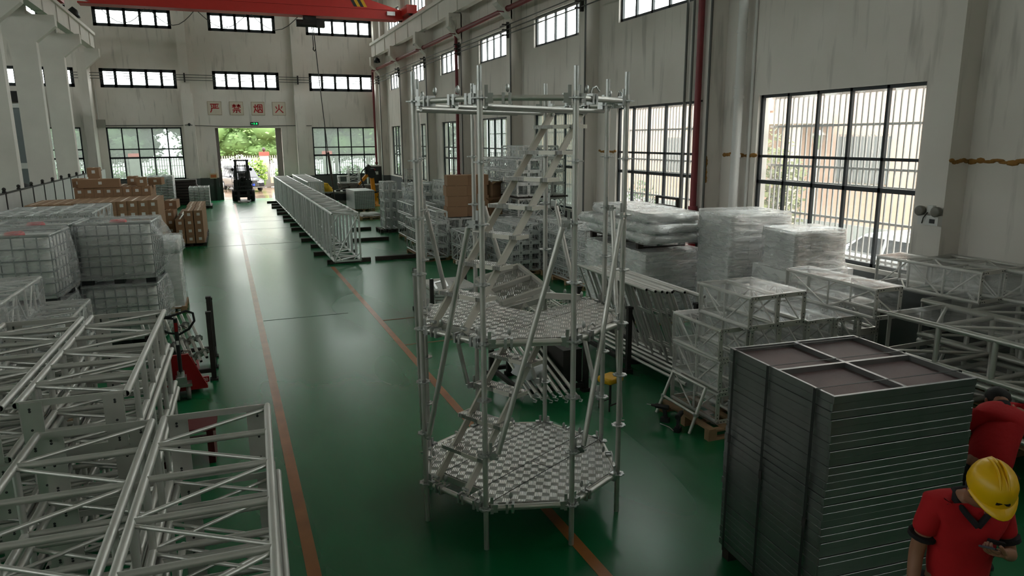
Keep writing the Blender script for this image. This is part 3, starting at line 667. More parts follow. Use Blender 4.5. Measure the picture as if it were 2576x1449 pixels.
m = MB(); m.tube((-.62, 0, -.12), (.5, 0, -.12), .17, 14); m.bx((.3, -.18, -.28), (.7, .18, .05)); m.build('drum', dsteel, t)
m = MB(); m.tube((-.1, -.2, .16), (-.1, .2, .16), .16, 14); m.bx((-.3, -.16, -.05), (.3, .16, .2)); m.build('trolley', dsteel, t)
MB().path([(.1, 0, -.25), (.12, 0, -1.2)], .02, 5).build('rope', dsteel, t); MB().path([(.12, 0, -1.2), (.1, 0, -1.3), (.16, 0, -1.38), (.2, 0, -1.3)], .03, 6).build('hook', dsteel, t)
MB().path([(.15, -.1, -.28), (.3, -.1, -3), (.5, -.1, -6.2)], .022, 5).build('pendant_cable', dsteel, t)
m = MB(); m.tube((.5, -.1, -6.2), (.62, -.1, -7.6), .06, 8); m.tube((.62, -.1, -7.6), (.7, -.1, -8.6), .03, 6); m.build('pendant_control', mat('pendant_casing', srgb(62, 48, 42), .6), t)
m = MB()
cx = [-4.6, -2.6, -.6, 1.7, 4.0]
for a, b in zip(cx[:-1], cx[1:]): m.path([(a+(b-a)*k/8, 37.3, 9.5-.75*math.sin(math.pi*k/8)**1.0) for k in range(9)], .018, 5)
m.build('festoon_cable', cond, bpy.data.objects['overhead_crane'], False)
tag(MB().lathe((9.3, 45.4, 8.45), [(.02, .1), (.16, 0), (.2, -.2), (.02, -.24)], 10).build('horn_speaker', black), 'small black horn under the far end of the right crane beam', 'loudspeaker')
tag(MB().lathe((9.3, 35.4, 8.4), [(.02, .2), (.16, .05), (.26, -.3), (.02, -.32)], 10).build('flood_lamp', black), 'black flood lamp hanging under the right crane beam', 'lamp')
tag(MB().lathe((-6.2, 42.0, 9.85), [(.02, .2), (.2, .05), (.3, -.3), (.02, -.32)], 10).build('flood_lamp', black), 'black flood lamp on top of the left crane beam', 'lamp')
# ------------------------------------------------------------------ octagonal scaffold tower
def checker_material(name, col, rough, cell=.055):
    m = bpy.data.materials.new(name); m.use_nodes = True; n = m.node_tree.nodes; l = m.node_tree.links; p = n['Principled BSDF']
    p.inputs['Base Color'].default_value = (*col, 1); p.inputs['Metallic'].default_value = .9; p.inputs['Roughness'].default_value = rough
    tc = n.new('ShaderNodeTexCoord'); mp = n.new('ShaderNodeMapping'); mp.inputs['Rotation'].default_value = (0, 0, R(28))
    l.new(tc.outputs['Object'], mp.inputs[0])
    ck = n.new('ShaderNodeTexChecker'); ck.inputs['Scale'].default_value = 1/cell; ck.inputs[1].default_value = (1, 1, 1, 1); ck.inputs[2].default_value = (0, 0, 0, 1); l.new(mp.outputs[0], ck.inputs[0])
    ws = []
    for ax in ('X', 'Y'):
        w = n.new('ShaderNodeTexWave'); w.bands_direction = ax; w.inputs['Scale'].default_value = 1/cell*1.25; l.new(mp.outputs[0], w.inputs[0]); ws.append(w)
    mx = n.new('ShaderNodeMix'); mx.data_type = 'FLOAT'; l.new(ck.outputs['Fac'], mx.inputs[0]); l.new(ws[0].outputs['Fac'], mx.inputs[2]); l.new(ws[1].outputs['Fac'], mx.inputs[3])
    b = n.new('ShaderNodeBump'); b.inputs['Strength'].default_value = .7; b.inputs['Distance'].default_value = .01; l.new(mx.outputs[0], b.inputs['Height']); l.new(b.outputs[0], p.inputs['Normal'])
    nz = n.new('ShaderNodeTexNoise'); nz.inputs['Scale'].default_value = 2.5; nz.inputs['Detail'].default_value = 5; l.new(tc.outputs['Object'], nz.inputs['Vector'])
    cr = n.new('ShaderNodeMapRange'); cr.inputs[3].default_value = rough-.1; cr.inputs[4].default_value = rough+.12; l.new(nz.outputs['Fac'], cr.inputs[0]); l.new(cr.outputs[0], p.inputs['Roughness'])
    return m
chk = checker_material('chequer_plate', (.50, .49, .47), .34, .07)
TC = Vector((2.544, 6.206, 0)); TD = Vector((.883, .469, 0)); TP = Vector((-.469, .883, 0))
def Q(d, p, z): return TC + TD*d + TP*p + Vector((0, 0, z))
PO = [TC + Vector((math.cos(R(-129.5+45*k)), math.sin(R(-129.5+45*k)), 0)) for k in range(8)]
tower = thing('scaffold_tower', 'tall octagonal aluminium scaffold tower with stairs and two chequer-plate decks', 'scaffold tower', TC)
m = MB(); m.tube((0, 0, 0), (0, 0, 3.97), .0242, 14); sp = MB(); sp.tube((0, 0, 3.97), (0, 0, 4.16), .0205, 14)
sp.tube((-.0215, 0, 4.06), (.0215, 0, 4.06), .004, 6)
me_std = m.mesh('standard', alu); me_sp = sp.mesh('spigot', steel)
rs = MB(); n = 24
out = [(.062+(.006 if i % 3 else -.004)) for i in range(n)]
vs = [(math.cos(2*math.pi*i/n)*out[i], math.sin(2*math.pi*i/n)*out[i], z) for z in (-.005, .005) for i in range(n)]
vi = [(math.cos(2*math.pi*i/n)*.05*(1 if i % 3 else .72), math.sin(2*math.pi*i/n)*.05*(1 if i % 3 else .72), z) for z in (-.005, .005) for i in range(n)]
fs = [(i, (i+1) % n, n+(i+1) % n, n+i) for i in range(n)]
fs += [(2*n+i, 3*n+i, 3*n+(i+1) % n, 2*n+(i+1) % n) for i in range(n)]
fs += [(n+i, n+(i+1) % n, 3*n+(i+1) % n, 3*n+i) for i in range(n)] + [(i, 2*n+i, 2*n+(i+1) % n, (i+1) % n) for i in range(n)]
rs.add(vs+vi, fs)
for k in range(8):
    a = 2*math.pi*(k+.5)/8; rs.bar((.022*math.cos(a), .022*math.sin(a), 0), (.056*math.cos(a), .056*math.sin(a), 0), .012, .01)
rs.tube((0, 0, -.02), (0, 0, .02), .0275, 14)
me_ros = rs.mesh('rosette', steel)
for k, p in enumerate(PO):
    o = bpy.data.objects.new('standard', me_std); COL.objects.link(o); o.parent = tower; o.location = p-TC
    for z in (.4, .905, 1.41, 1.915, 2.42, 2.92, 3.42, 3.915):
        r = bpy.data.objects.new('rosette', me_ros); COL.objects.link(r); r.parent = o; r.location = (0, 0, z); r.rotation_euler = (0, 0, R(-129.5+45*k+22.5))
    s_ = bpy.data.objects.new('spigot', me_sp); COL.objects.link(s_); s_.parent = o
def head(m, P, d, z):          # wedge head hooked over a rosette
    c = P + d*.075 + Vector((0, 0, z)); m.bar(c-d*.03, c+d*.03, .045, .075); w = P + d*.052 + Vector((0, 0, z)); m.bar(w-Vector((0, 0, .06)), w+Vector((0, 0, .1)), .008, .028, d)
for z in (.4, 1.915, 3.915):
    for k in range(8):
        a, b = PO[k], PO[(k+1) % 8]; d = (b-a).normalized(); Z = Vector((0, 0, z))
        lg = MB().tube(a+Z+d*.1, b+Z-d*.1, .0242, 12).build('ledger', alu_bright, tower, False)
        
        for P, D in ((a, d), (b, -d)): h = MB(); head(h, P, D, z); h.build('wedge_head', steel, lg, False)
for k in range(8):
    a, b = PO[k], PO[(k-1) % 8]; d = (b-a).normalized(); o = Vector((d.y, -d.x, 0)); o = o if o.dot(a-TC) > 0 else -o
    if k == 0 or True:
        z0, z1 = (2.92, .905)
        if k == 7: z0, z1 = 2.42, .4
        p = a+d*.11+o*.045+Vector((0, 0, z0-.03)); q = b-d*.11+o*.045+Vector((0, 0, z1+.03))
        br = MB().tube(p, q, .0242, 12).build('brace', alu, tower, False)
        for P, D, zz in ((a, d, z0), (b, -d, z1)):
            h = MB(); c = P+D*.07+o*.02+Vector((0, 0, zz)); h.bar(c-D*.025, c+D*.04+o*.025, .03, .06); h.bar(P+D*.05+Vector((0, 0, zz-.05)), P+D*.05+Vector((0, 0, zz+.11)), .008, .026, D); h.tube(c+D*.03+o*.0, c+D*.03+o*.06, .009, 6)
            h.build('brace_head', steel, br, False)
# deck plates: outlines in the stair frame, clipped to the octagon
def clip(poly, a, b, c):       # keep a*d+b*p <= c
    res = []
    for i in range(len(poly)):
        P, N = poly[i], poly[(i+1) % len(poly)]; fp, fn = a*P[0]+b*P[1]-c, a*N[0]+b*N[1]-c
        if fp <= 0: res.append(P)
        if fp*fn < 0: t = fp/(fp-fn); res.append((P[0]+(N[0]-P[0])*t, P[1]+(N[1]-P[1])*t))
    return res
def octo(ap=.885):
    poly = [(-2, -2), (2, -2), (2, 2), (-2, 2)]
    for k in range(8):
        a = R(-129.5+45*k+22.5) - math.atan2(TD.y, TD.x); poly = clip(poly, math.cos(a), math.sin(a), ap)
    return poly
def plate(d0, d1, p0, p1, z, gap=.006):
    poly = octo()
    for a, b, c in ((1, 0, d1-gap), (-1, 0, -d0-gap), (0, 1, p1-gap), (0, -1, -p0-gap)): poly = clip(poly, a, b, c)
    vs = [Q(d, p, z) for d, p in poly] + [Q(d, p, z+.012) for d, p in poly]; n = len(poly)
    m = MB(); m.add(vs, [tuple(range(n-1, -1, -1)), tuple(range(n, 2*n))]+[(i, (i+1) % n, n+(i+1) % n, n+i) for i in range(n)])
    o = m.build('deck_plate', chk, tower, False)
    e = MB()
    for i in range(n): e.bar(vs[i]-Vector((0, 0, .03)), vs[(i+1) % n]-Vector((0, 0, .03)), .03, .06)
    e.build('plate_frame', alu_bright, o, False)
for z, parts in ((.415, ((-2, 2, -2, -.38), (-2, .02, -.38, -.14), (.02, 2, -.38, -.14), (-.72, 2, -.14, .37), (-2, 2, .37, 2))),
                 (1.93, ((-2, 2, -2, -.37), (-2, .14, -.37, -.13), (.14, 2, -.37, -.13), (-.72, .12, -.13, .37), (-2, 2, .37, 2)))):
    for a in parts: plate(*a, z)
def stair(d0, z0, n, top):
    sl = 1.08; d1 = d0+(top-z0)/sl; o = None
    for p in (-.1, .28):
        MB().bar(Q(d0, p, z0), Q(d1, p, top), .022, .075).build('stair_stringer', stair_alu, tower, False)
    for i in range(n):
        z = z0+.27+.25*i; d = d0+(z-z0)/sl
        m = MB(); c = Q(d, .09, z); m.box(c, (.17, .54, .035), math.atan2(TD.y, TD.x)); t_ = m.build('stair_tread', chk, tower, False)
        for dd, p, sz in ((0, -.185, (.17, .012, .037)), (0, .365, (.17, .012, .037)), (-.088, 0, (.012, .2, .037))): MB().box(Q(d+dd, p, z), sz, math.atan2(TD.y, TD.x)).build('edge_trim', stair_alu, t_, False)
    m = MB()
    for p in (-.1, .28): m.tube(Q(d1-.03, p-.03, top-.03), Q(d1-.03, p+.03, top-.03), .018, 10); m.tube(Q(d0, p-.03, z0+.04), Q(d0, p+.03, z0+.04), .018, 10)
    m.build('stair_pivot', steel, tower, False)
stair(-.89, .43, 5, 1.9); stair(-.87, 1.945, 7, 3.87)
# open hatch lid lying askew over the upper stair opening
A, B_, C_, D_ = Q(.55, .46, 2.25), Q(.32, -.05, 2.14), Q(-.03, .17, 2.03), Q(.2, .68, 2.14)
N_ = (B_-A).cross(D_-A).normalized(); N_ = N_ if N_.z > 0 else -N_
m = MB(); cc = (A+B_+C_+D_)/4
A2, B2, C2, D2 = [cc+(v-cc)*1.12 for v in (A, B_, C_, D_)]
m.hexa([v-N_*.02 for v in (A2, B2, C2, D2)]+[v-N_*.008 for v in (A2, B2, C2, D2)]); hatch = m.build('hatch_lid', chk, tower, False)
m = MB()
for a, b in ((A2, B2), (B2, C2), (C2, D2), (D2, A2), ((A2+B2)/2, (C2+D2)/2)): m.bar(a+N_*.015, b+N_*.015, .035, .045, N_)
m.build('lid_frame', alu_bright, hatch, False)
MB().bar(Q(.35, .1, 2.05), Q(.88, -.12, 1.96), .04, .06).build('hatch_strut', alu_bright, tower, False)
# top ring: cross tubes under the frame and couplers on the ledgers
for p in (-.38, -.13, .37, .6):
    x = math.sqrt(max(.05, .93**2-p*p)); MB().tube(Q(-x, p, 3.855), Q(x, p, 3.855), .02, 10).build('transom', alu, tower, False)
for p in (-.38, .37): MB().bar(Q(-.85, p, 1.87), Q(.85, p, 1.87), .04, .06).build('transom', alu, tower, False)
def coupler(k, f, z):
    a, b = PO[k], PO[(k+1) % 8]; d = (b-a).normalized(); c = a+(b-a)*f+Vector((0, 0, z)); o = (c-TC); o.z = 0; o.normalize()
    m = MB()
    for s in (-.026, .026): m.bar(c+d*s-Vector((0, 0, .045)), c+d*s+Vector((0, 0, .04)), .022, .07, o)
    m.tube(c-o*.0, c-o*.1, .01, 6); w = c-o*.06+Vector((0, 0, .05)); m.ball(w+Vector((0, 0, .03)), (.02, .008, .035), 7)
    m.build('coupler', steel, tower, False)
for k, f in ((7, .25), (7, .62), (7, .86), (0, .28), (1, .3), (6, .4), (2, .5), (3, .3), (3, .6), (4, .5), (5, .4)):
    for z in (.4, 1.915, 3.915): coupler(k, f, z)
for k in (1, 2):
    for z in (.4, 1.915, 3.915):
        a, b = PO[k], PO[(k+1) % 8]; d = (b-a).normalized(); c = a+d*.2+Vector((0, 0, z))
        MB().path([c+Vector((0, 0, .02)), c+d*.02+Vector((0, 0, .08)), c+d*.08+Vector((0, 0, .1)), c+d*.13+Vector((0, 0, .06))], .008, 6).build('hook', steel, tower, False)
# ------------------------------------------------------------------ lattice trusses
def truss(label, L, Wd, H, loc, rz=0.0, group=None, r=.025, wr=.02, dr=.012, n=6, detail=1, m=None, plates=False, knee=False, sides='vd', wrap='', fm=None, name='box_truss', tb='vd', ends=True, cat='truss', bare=True):
    """box truss along +y from 0 to L, centred in x, standing on z=0; tube centres form the box"""
    m = m or alu; t = thing(name, label, cat, loc, rz, group)
    x, z0, z1 = Wd/2, r, H-r; X = ((-x, z0), (x, z0), (x, z1), (-x, z1)); P = lambda i, y: Vector((X[i % 4][0], y, X[i % 4][1]))
    mm = [m, MATS['black_paint_and_hole_shade']]  # black slot paints the shade inside the open tube ends
    if detail >= 1:
        for i in range(4): MB().pipe(P(i, 0), P(i, L), r, .005 if r > .02 else .004, 12 if detail > 1 else 8, 0, 1).build('chord', mm, t)
    else:
        b = MB()
        for i in range(4): b.pipe(P(i, 0), P(i, L), r, .005, 7, 0, 1)
        b.build('chords', mm, t)
    groups = []
    for f in range(4):       # 0 bottom, 1 right, 2 top, 3 left
        segs = []; st = sides if f in (1, 3) else tb
        for k in range(n+1):
            y = L*k/n; y = min(max(y, .05), L-.05)
            if 'v' in st and (0 < k < n or not ends): segs.append((P(f, y), P(f+1, y), wr))
            if k < n and 'd' in st:
                ya, yb = L*k/n+(.06 if k == 0 else .03), L*(k+1)/n-(.06 if k == n-1 else .03)
                segs.append((P(f, ya), P(f+1, yb), dr) if k % 2 == 0 else (P(f+1, ya), P(f, yb), dr))
        groups.append(segs)
    if detail == 2:
        for g in groups:
            for a, b, rr in g: MB().tube(a, b, rr, 10, cap=False).build('brace', m, t)
    elif detail == 1:
        for g in groups:
            b_ = MB()
            for a, b, rr in g: b_.tube(a, b, rr, 6, cap=False)
            b_.build('lacing', m, t)
    else:
        b_ = MB()
        for g in groups:
            for a, b, rr in g: b_.tube(a, b, rr, 5, cap=False)
        b_.build('lacing', m, t)
    if ends:
        for y, s in ((0, 1), (L, -1)):
            e = MB(); yy = y+s*.012
            if plates:
                for i in (0, 2): MB().bar(P(i, yy), P(i+1, yy), .012, .045).build('end_bar', m, t)
            for i in range(0 if plates else 4):
                a, b = P(i, yy), P(i+1, yy); w = .055 if not plates else .045
                e.bar(a, b, .012, w, (0, 1, 0)) if False else e.bar(a, b, w if i in (1, 3) else .012, .012 if i in (1, 3) else w, (0, 1, 0) if i in (1, 3) else (0, 0, 1))
            if knee:
                for i in range(4):
                    c0, ca, cb = P(i, yy), P(i+1, yy), P(i-1, yy); k = .22
                    e.tube(c0+(ca-c0).normalized()*k, c0+(cb-c0).normalized()*k, .014, 6)
                e.tube(P(0, yy), P(2, yy), .022, 8)
            if not plates: e.build('end_frame', m, t)
            if plates:
                for sx in (-1, 1):
                    p = MB(); x0 = sx*(x-.02); x1 = sx*(x-.15); p.bx((min(x0, x1), y+s*.0-.006, .01), (max(x0, x1), y+.006, H-.015)); pl = p.build('end_plate', m, t)
                    h = MB(); xc = sx*(x-.075)
                    for zz in (.14, .18, .82, .86, .5): h.lathe((xc, y-s*.0, H*zz), [(.001, -.008*1), (.009, -.008), (.009, .008), (.001, .008)], 8, ax='Y')
                    h.build('bolt_hole', MATS['black_paint_and_hole_shade'], pl)  # black discs painted as the dark of drilled bolt holes
            elif not knee and detail:
                h = MB()
                for i in range(4):
                    for d_ in (.055, .1):
                        for j in (1, -1):
                            q = P(i, y)+(P(i+j, y)-P(i, y)).normalized()*d_; h.lathe((q.x, y+s*.004, q.z), [(.001, -.004), (.007, -.004), (.007, .004)] if s > 0 else [(.007, -.004), (.007, .004), (.001, .004)], 6, ax='Y')
                h.build('bolt_hole', MATS['black_paint_and_hole_shade'], t)  # flush black discs stand for shaded bolt holes, nothing is drilled
    if wrap:
        w = MB(); g = r+.008; a, b, c, d = -x-g, x+g, z0-g, z1+g
        rg = random.Random(int(L*100)+int(Wd*1000))
        def sheet(f):
            N = max(4, int(L/.25)); vs = []
            for k in range(N+1):
                for e in (0, .5, 1):
                    s_ = rg.uniform(-.012, .0) if e == .5 else 0
                    y = L*k/N + (rg.uniform(-.02, .03)*(-1 if k == 0 else 1) if k in (0, N) else 0)
                    vs.append((a+(b-a)*e, y, d+s_) if f == 't' else ((a-s_, y, c+(d-c)*e) if f == 'l' else (b+s_, y, c+(d-c)*e)))
            w.add(vs, [(3*k+e, 3*k+e+1, 3*k+4+e, 3*k+3+e) for k in range(N) for e in (0, 1)], True)
        for f in wrap: sheet(f)
        w.build('plastic_wrap', fm or film, t)
    return t
def pallet(loc, w, d, label, rz=0, m=None, group=None, h=.14):
    t = thing('wooden_pallet', label, 'pallet', loc, rz, group); m = m or wood
    k = max(3, int(w/.17))
    for i in range(k):
        x = -w/2+.05+(w-.1)*i/(k-1); MB().bx((x-.048, -d/2, h-.022), (x+.048, d/2, h)).build('deck_board', m, t)
    for y in (-d/2+.05, 0, d/2-.05):
        b = MB(); b.bx((-w/2, y-.045, 0), (w/2, y+.045, .02)); b.bx((-w/2, y-.045, h-.042), (w/2, y+.045, h-.022))
        for x in (-w/2+.06, 0, w/2-.06): b.bx((x-.06, y-.045, .02), (x+.06, y+.045, h-.042))
        b.build('bearer', m, t)
    return t
# -- bare truss stacks at the lower left
tr1 = R(-2.2)
def T(label, xc, y0, L, Wd, H, z, rz, group, n):
    return truss(label, L, Wd, H, (xc, y0, z), rz, group, .026, .022, .013, 6, 2, alu, plates=True, sides='v')
for nm, xc, pl in (('front stack beside the lane line', -.31, 'right-hand'), ('front stack at the lower left corner', -1.09, 'left-hand')):
    p0 = None
    for k in range(3):
        lb = 'bare aluminium box truss, %s in the %s' % (ORD[k], nm)
        loc = (xc, 2.36, .12+.52*(2-k)+random.uniform(-.004, .004)) if k else (xc, 2.36, 1.16)
        loc = (xc+(.0, .035, .02)[k], loc[1]+(0, -.05, .03)[k], .12+.52*(2-k))
        if p0 is None: p0 = T(lb, xc, 2.36, 3.02, .70, .515, loc[2], tr1, 'bare trusses in the two front stacks', 7); p0.location = loc
        else: dup(p0, loc, tr1, lb)
tr2 = R(-1.5)
for nm, xc in (('middle stack next to the pallet truck', -1.115), ('middle stack further left', -1.875), ('middle stack at the left edge', -2.66)):
    p0 = None
    for k in range(4):
        lb = 'bare aluminium box truss, %s in the %s' % (ORD[k], nm)
        loc = (xc+(0, .03, .05, .04)[k], 5.5+(0, .03, -.02, .04)[k], .15+.43*(3-k))
        if p0 is None: p0 = T(lb, xc, 5.5, 2.66, .67, .425, loc[2], tr2, 'bare trusses in the middle stacks', 7); p0.location = loc
        else: dup(p0, loc, tr2, lb)
for i, (xc, y0, w, L, rz, nm) in enumerate(((-.3, 2.6, .5, 2.4, tr1, 'under the front stack beside the lane line'), (-1.07, 2.6, .5, 2.4, tr1, 'under the front stack at the lower left corner'), (-1.1, 5.7, .5, 2.2, tr2, 'under the middle stack next to the pallet truck'), (-1.85, 5.7, .5, 2.2, tr2, 'under the middle stack further left'), (-2.63, 5.7, .5, 2.2, tr2, 'under the middle stack at the left edge'))):
    for j, y in enumerate((.2, L-.3)):
        o = MB().bx((-.36, -.05, 0), (.36, .05, .12 if i < 2 else .15)).build('timber_bearer', darkwood); o.location = (xc+.02*j, y0+y, 0); o.rotation_euler = (0, 0, rz)
        tag(o, '%s dark timber bearer %s' % ('near' if j == 0 else 'far', nm), 'timber', 'timber bearers under the bare truss stacks')
# -- film-wrapped trusses behind them
for i, (xc, z, y0, L, lb) in enumerate(((-2.72, 1.35, 8.7, 2.3, 'plastic-wrapped truss lying on top, at the left edge below the left tank'), (-2.2, .97, 9.1, 2.0, 'plastic-wrapped truss one step lower, in front of the right tank'), (-2.72, .8, 8.7, 2.3, 'plastic-wrapped truss supporting the topmost one at the left edge'), (-3.35, 1.35, 8.7, 2.3, 'plastic-wrapped truss against the left edge, beside the topmost one'),
      (-2.2, .43, 9.1, 2.0, 'plastic-wrapped truss at the bottom of the step in front of the tanks'), (-2.72, .25, 8.7, 2.3, 'plastic-wrapped truss at the bottom below the left tank'))):
    truss(lb, L, .52, .5, (xc, y0, z), R(-1.5), 'wrapped trusses in front of the tanks', .022, .018, .011, 6, 2 if i < 2 else 1, alu, wrap='tlr', fm=film_haze)
pallet((-2.55, 9.9, 0), 1.7, 1.9, 'wooden pallet under the wrapped trusses in front of the tanks', h=.2)
# -- long truss assembly standing along the hall
p0 = None
for k in range(8):
    lb = 'aluminium truss section on dark sleepers, %s section from the near end of the long assembly' % NTH[k]
    y = 20.65+3.0*k
    if k == 0: truss(lb, 2.97, .74, 1.43, (3.13, y, .13), R(.1), 'sections of the long truss assembly', .038, .04, .03, 4, 1, alu_far, knee=True, sides='v')
    elif p0 is None: p0 = truss(lb, 2.97, .74, 1.43, (3.13-.006*k, y, .13), R(.1), 'sections of the long truss assembly', .038, .04, .03, 4, 1, alu_far, sides='v')
    else: dup(p0, (3.13-.006*k, y, .13), R(.1), lb)
for k in range(3):
    lb = 'aluminium truss section behind the long assembly, %s from its near end' % NTH[k]
    dup(p0, (4.25+.02*k, 37.2+3.0*k, .13), 0, lb, 'sections of the second truss assembly')
for k in range(14):
    y = 21.3+1.75*k; L = 1.3 if k else 1.28
    o = MB().box((0, 0, .06), (L, .14, .12)).build('timber_sleeper', darkwood); x = 3.22 if k else 3.26
    o.location = (x-.12*(k % 2)-.02*k, y, 0); tag(o, 'dark timber sleeper under the long truss, %s from the near end' % NTH[k], 'timber', 'sleepers under the long truss')
for i, (x, y, L, lb) in enumerate(((4.85, 21.35, 1.58, 'dark timber sleeper on bare floor, nearest loose one right of the long truss'), (4.75, 25.7, 1.3, 'dark timber sleeper on bare floor, second loose one right of the long truss'), (5.0, 28.95, .75, 'short dark timber sleeper on the floor, furthest of the loose ones'))):
    o = MB().box((0, 0, .06), (L, .13, .12)).build('timber_sleeper', darkwood); o.location = (x, y, 0); tag(o, lb, 'timber')
for i, x in enumerate((3.9, 4.9)):
    for k in range(2): o = MB().box((0, 0, .06), (.16, .16, .12)).build('timber_block', darkwood); o.location = (x-.05 if i == 0 else 4.6, 38+3.5*k+i*.4, 0); tag(o, 'dark timber block under the second truss assembly, %s' % (('near left', 'far left'), ('near right', 'far right'))[i][k], 'timber')
# -- wrapped box trusses at the right (stepped pile)
PG = 'film-wrapped box trusses in the right-hand pile'
def Pt(lb, x, y, z, L=1.0, w='tlr', d=2): return truss(lb, L, .40, .40, (x, y, z), R(-1.0), PG, .022, .013, .011, 2, d, alu_bright, wrap=w, tb='')
base = .15
a = Pt('wrapped box truss on top of the right-hand pile, left of its twin', 5.85, 6.52, base+1.2)
dup(a, (6.27, 6.54, base+1.2), R(-1), 'wrapped box truss on top of the pile, right beside the nearer top one')
dup(a, (5.56, 6.67, base+.8), R(-1), 'wrapped box truss at the left end of the pile, second layer down with clear top')
for k, (x, y) in enumerate(((5.98, 6.62), (6.40, 6.62), (6.82, 6.58), (7.24, 6.55))):
    dup(a, (x, y, base+.8), R(-1), 'wrapped box truss in the second layer of the pile, %s from its left end' % NTH[k+1])
for lay in (1, 0):
    for k, (x, y) in enumerate(((5.56, 6.66), (5.98, 6.62), (6.40, 6.62), (6.82, 6.58), (7.24, 6.55))):
        dup(a, (x+.02*lay, y+.01*lay, base+.4*lay), R(-1), 'wrapped box truss in the %s layer of the pile, %s from its left end' % (('bottom', 'third')[lay], NTH[k]))
b = Pt('long wrapped box truss on top of the pile, right of the two short ones', 7.58, 6.28, base+1.2, 1.58)
for k, (x, y, z, lb) in enumerate(((7.66, 7.2, base+.8, 'long wrapped box truss below and behind the top long one'), (7.05, 7.62, base+.8, 'long wrapped box truss behind the two short top ones'), (8.08, 7.0, base+.8, 'long wrapped box truss low beside the wall-side pallet'), (7.66, 7.2, base+.4, 'long wrapped box truss in the third layer at the back of the pile'), (8.08, 7.0, base+.4, 'long wrapped box truss in the third layer next to the wall'))):
    dup(b, (x, y, z), R(-1), lb)
dup(b, (7.66, 7.2, base), R(-1), 'long wrapped box truss at the bottom back of the pile'); dup(b, (8.08, 7.0, base), R(-1), 'long wrapped box truss at the bottom next to the wall')
for i, x in enumerate((5.75, 6.95)): pallet((x, 7.1, 0), 1.15, 1.1, 'wooden pallet under the wrapped truss pile, %s one' % ('left', 'right')[i], R(-1), h=.15)
pallet((8.0, 7.9, 0), 1.1, 1.2, 'wooden pallet under the long wrapped trusses by the wall', R(-1), h=.15)
# -- large-tube wrapped trusses at the far right
RG = 'large wrapped trusses at the right edge'
c = truss('large wrapped truss with thick tubes at the right edge, upper one', 2.6, .95, .52, (7.98, 3.55, .98), R(1.5), RG, .034, .03, .02, 4, 2, alu, wrap='t', sides='v')
dup(c, (7.98, 3.5, .44), R(1.5), 'large wrapped truss with thick tubes at the right edge, lower one')
dup(c, (8.98, 3.9, .98), R(1.5), 'large wrapped truss beside the wall at the right edge, upper one'); dup(c, (8.98, 3.9, .44), R(1.5), 'large wrapped truss beside the wall at the right edge, lower one')
pallet((8.0, 4.9, 0), 1.1, 2.2, 'pallet under the large wrapped trusses, aisle side', h=.42); pallet((9.1, 5.2, 0), .95, 2.2, 'pallet under the large wrapped trusses, wall side', h=.42)
d = truss('wrapped box truss high against the right wall, nearest the photo edge', 1.5, .5, .42, (9.0, 5.95, 1.5), R(4), RG, .022, .016, .012, 3, 2, alu_bright, wrap='tlr')
dup(d, (9.52, 5.55, 1.5), R(4), 'wrapped box truss high against the right wall, hugging the plaster')
# ------------------------------------------------------------------ caged tanks under plastic bags
hdpe = mat('white_tank_plastic', (.82, .82, .79), .5)
def rbox(w, d, z0, z1, r, n=4):
    """rounded box: outline with rounded corners, closed top"""
    out = []
    for cx, cy, a0 in ((w/2-r, d/2-r, 0), (-w/2+r, d/2-r, 90), (-w/2+r, -d/2+r, 180), (w/2-r, -d/2+r, 270)):
        for k in range(n+1):
            a = R(a0+90*k/n); out.append((cx+r*math.cos(a), cy+r*math.sin(a)))
    m = MB(); N = len(out); vs = []
    lev = ((z0, .92), (z0+r*.4, 1), (z1-r*.5, 1), (z1-r*.12, .96), (z1, .88))
    for z, s in lev: vs += [(x*s, y*s, z) for x, y in out]
    m.add(vs, [(j*N+i, j*N+(i+1) % N, (j+1)*N+(i+1) % N, (j+1)*N+i) for j in range(len(lev)-1) for i in range(N)], True)
    m.add(vs[-N:], [tuple(range(N))]); m.add(vs[:N], [tuple(range(N-1, -1, -1))]); return m
def bag(name, m, parent, w, d, z0, z1, seed, bulge=lambda x, y, z: Vector((0, 0, 0)), open_bottom=True, amp=.02, N=9, rr=.07):
    rg = random.Random(seed); out = []
    for cx, cy, a0 in ((w/2-rr, d/2-rr, 0), (-w/2+rr, d/2-rr, 90), (-w/2+rr, -d/2+rr, 180), (w/2-rr, -d/2+rr, 270)):
        for k in range(4):
            a = R(a0+30*k); out.append(Vector((cx+rr*math.cos(a), cy+rr*math.sin(a), 0)))
    dense = []
    for i in range(len(out)):
        a, b = out[i], out[(i+1) % len(out)]; k = max(1, int((b-a).length/.14))
        dense += [a+(b-a)*j/k for j in range(k)]
    M = len(dense); vs = []
    ph = [rg.uniform(0, 6.3) for _ in range(6)]
    for j in range(N+1):
        t = j/N; z = z0+(z1-z0)*t; s = 1-.02*(t > .98)
        for i, p in enumerate(dense):
            q = Vector((p.x*s, p.y*s, z)); f = amp*(math.sin(i*.9+ph[0]+t*3)+.7*math.sin(i*1.7+ph[1]-t*5)+rg.uniform(-.8, .8)); nrm = Vector((p.x/w, p.y/d, 0)).normalized()
            vs.append(q+nrm*f*(1 if t < .97 else .3)+bulge(q.x, q.y, z))
    b = MB(); b.add(vs, [(j*M+i, j*M+(i+1) % M, (j+1)*M+(i+1) % M, (j+1)*M+i) for j in range(N) for i in range(M)], True)
    top = vs[-M:]; c = sum(top, Vector())/M; ring = [c+(v-c)*.55+Vector((0, 0, rg.uniform(-.3, 1)*amp)) for v in top]
    b.add(top+ring+[c], [(i, (i+1) % M, M+(i+1) % M, M+i) for i in range(M)]+[(M+i, M+(i+1) % M, 2*M) for i in range(M)], True)
    return b.build(name, m, parent)
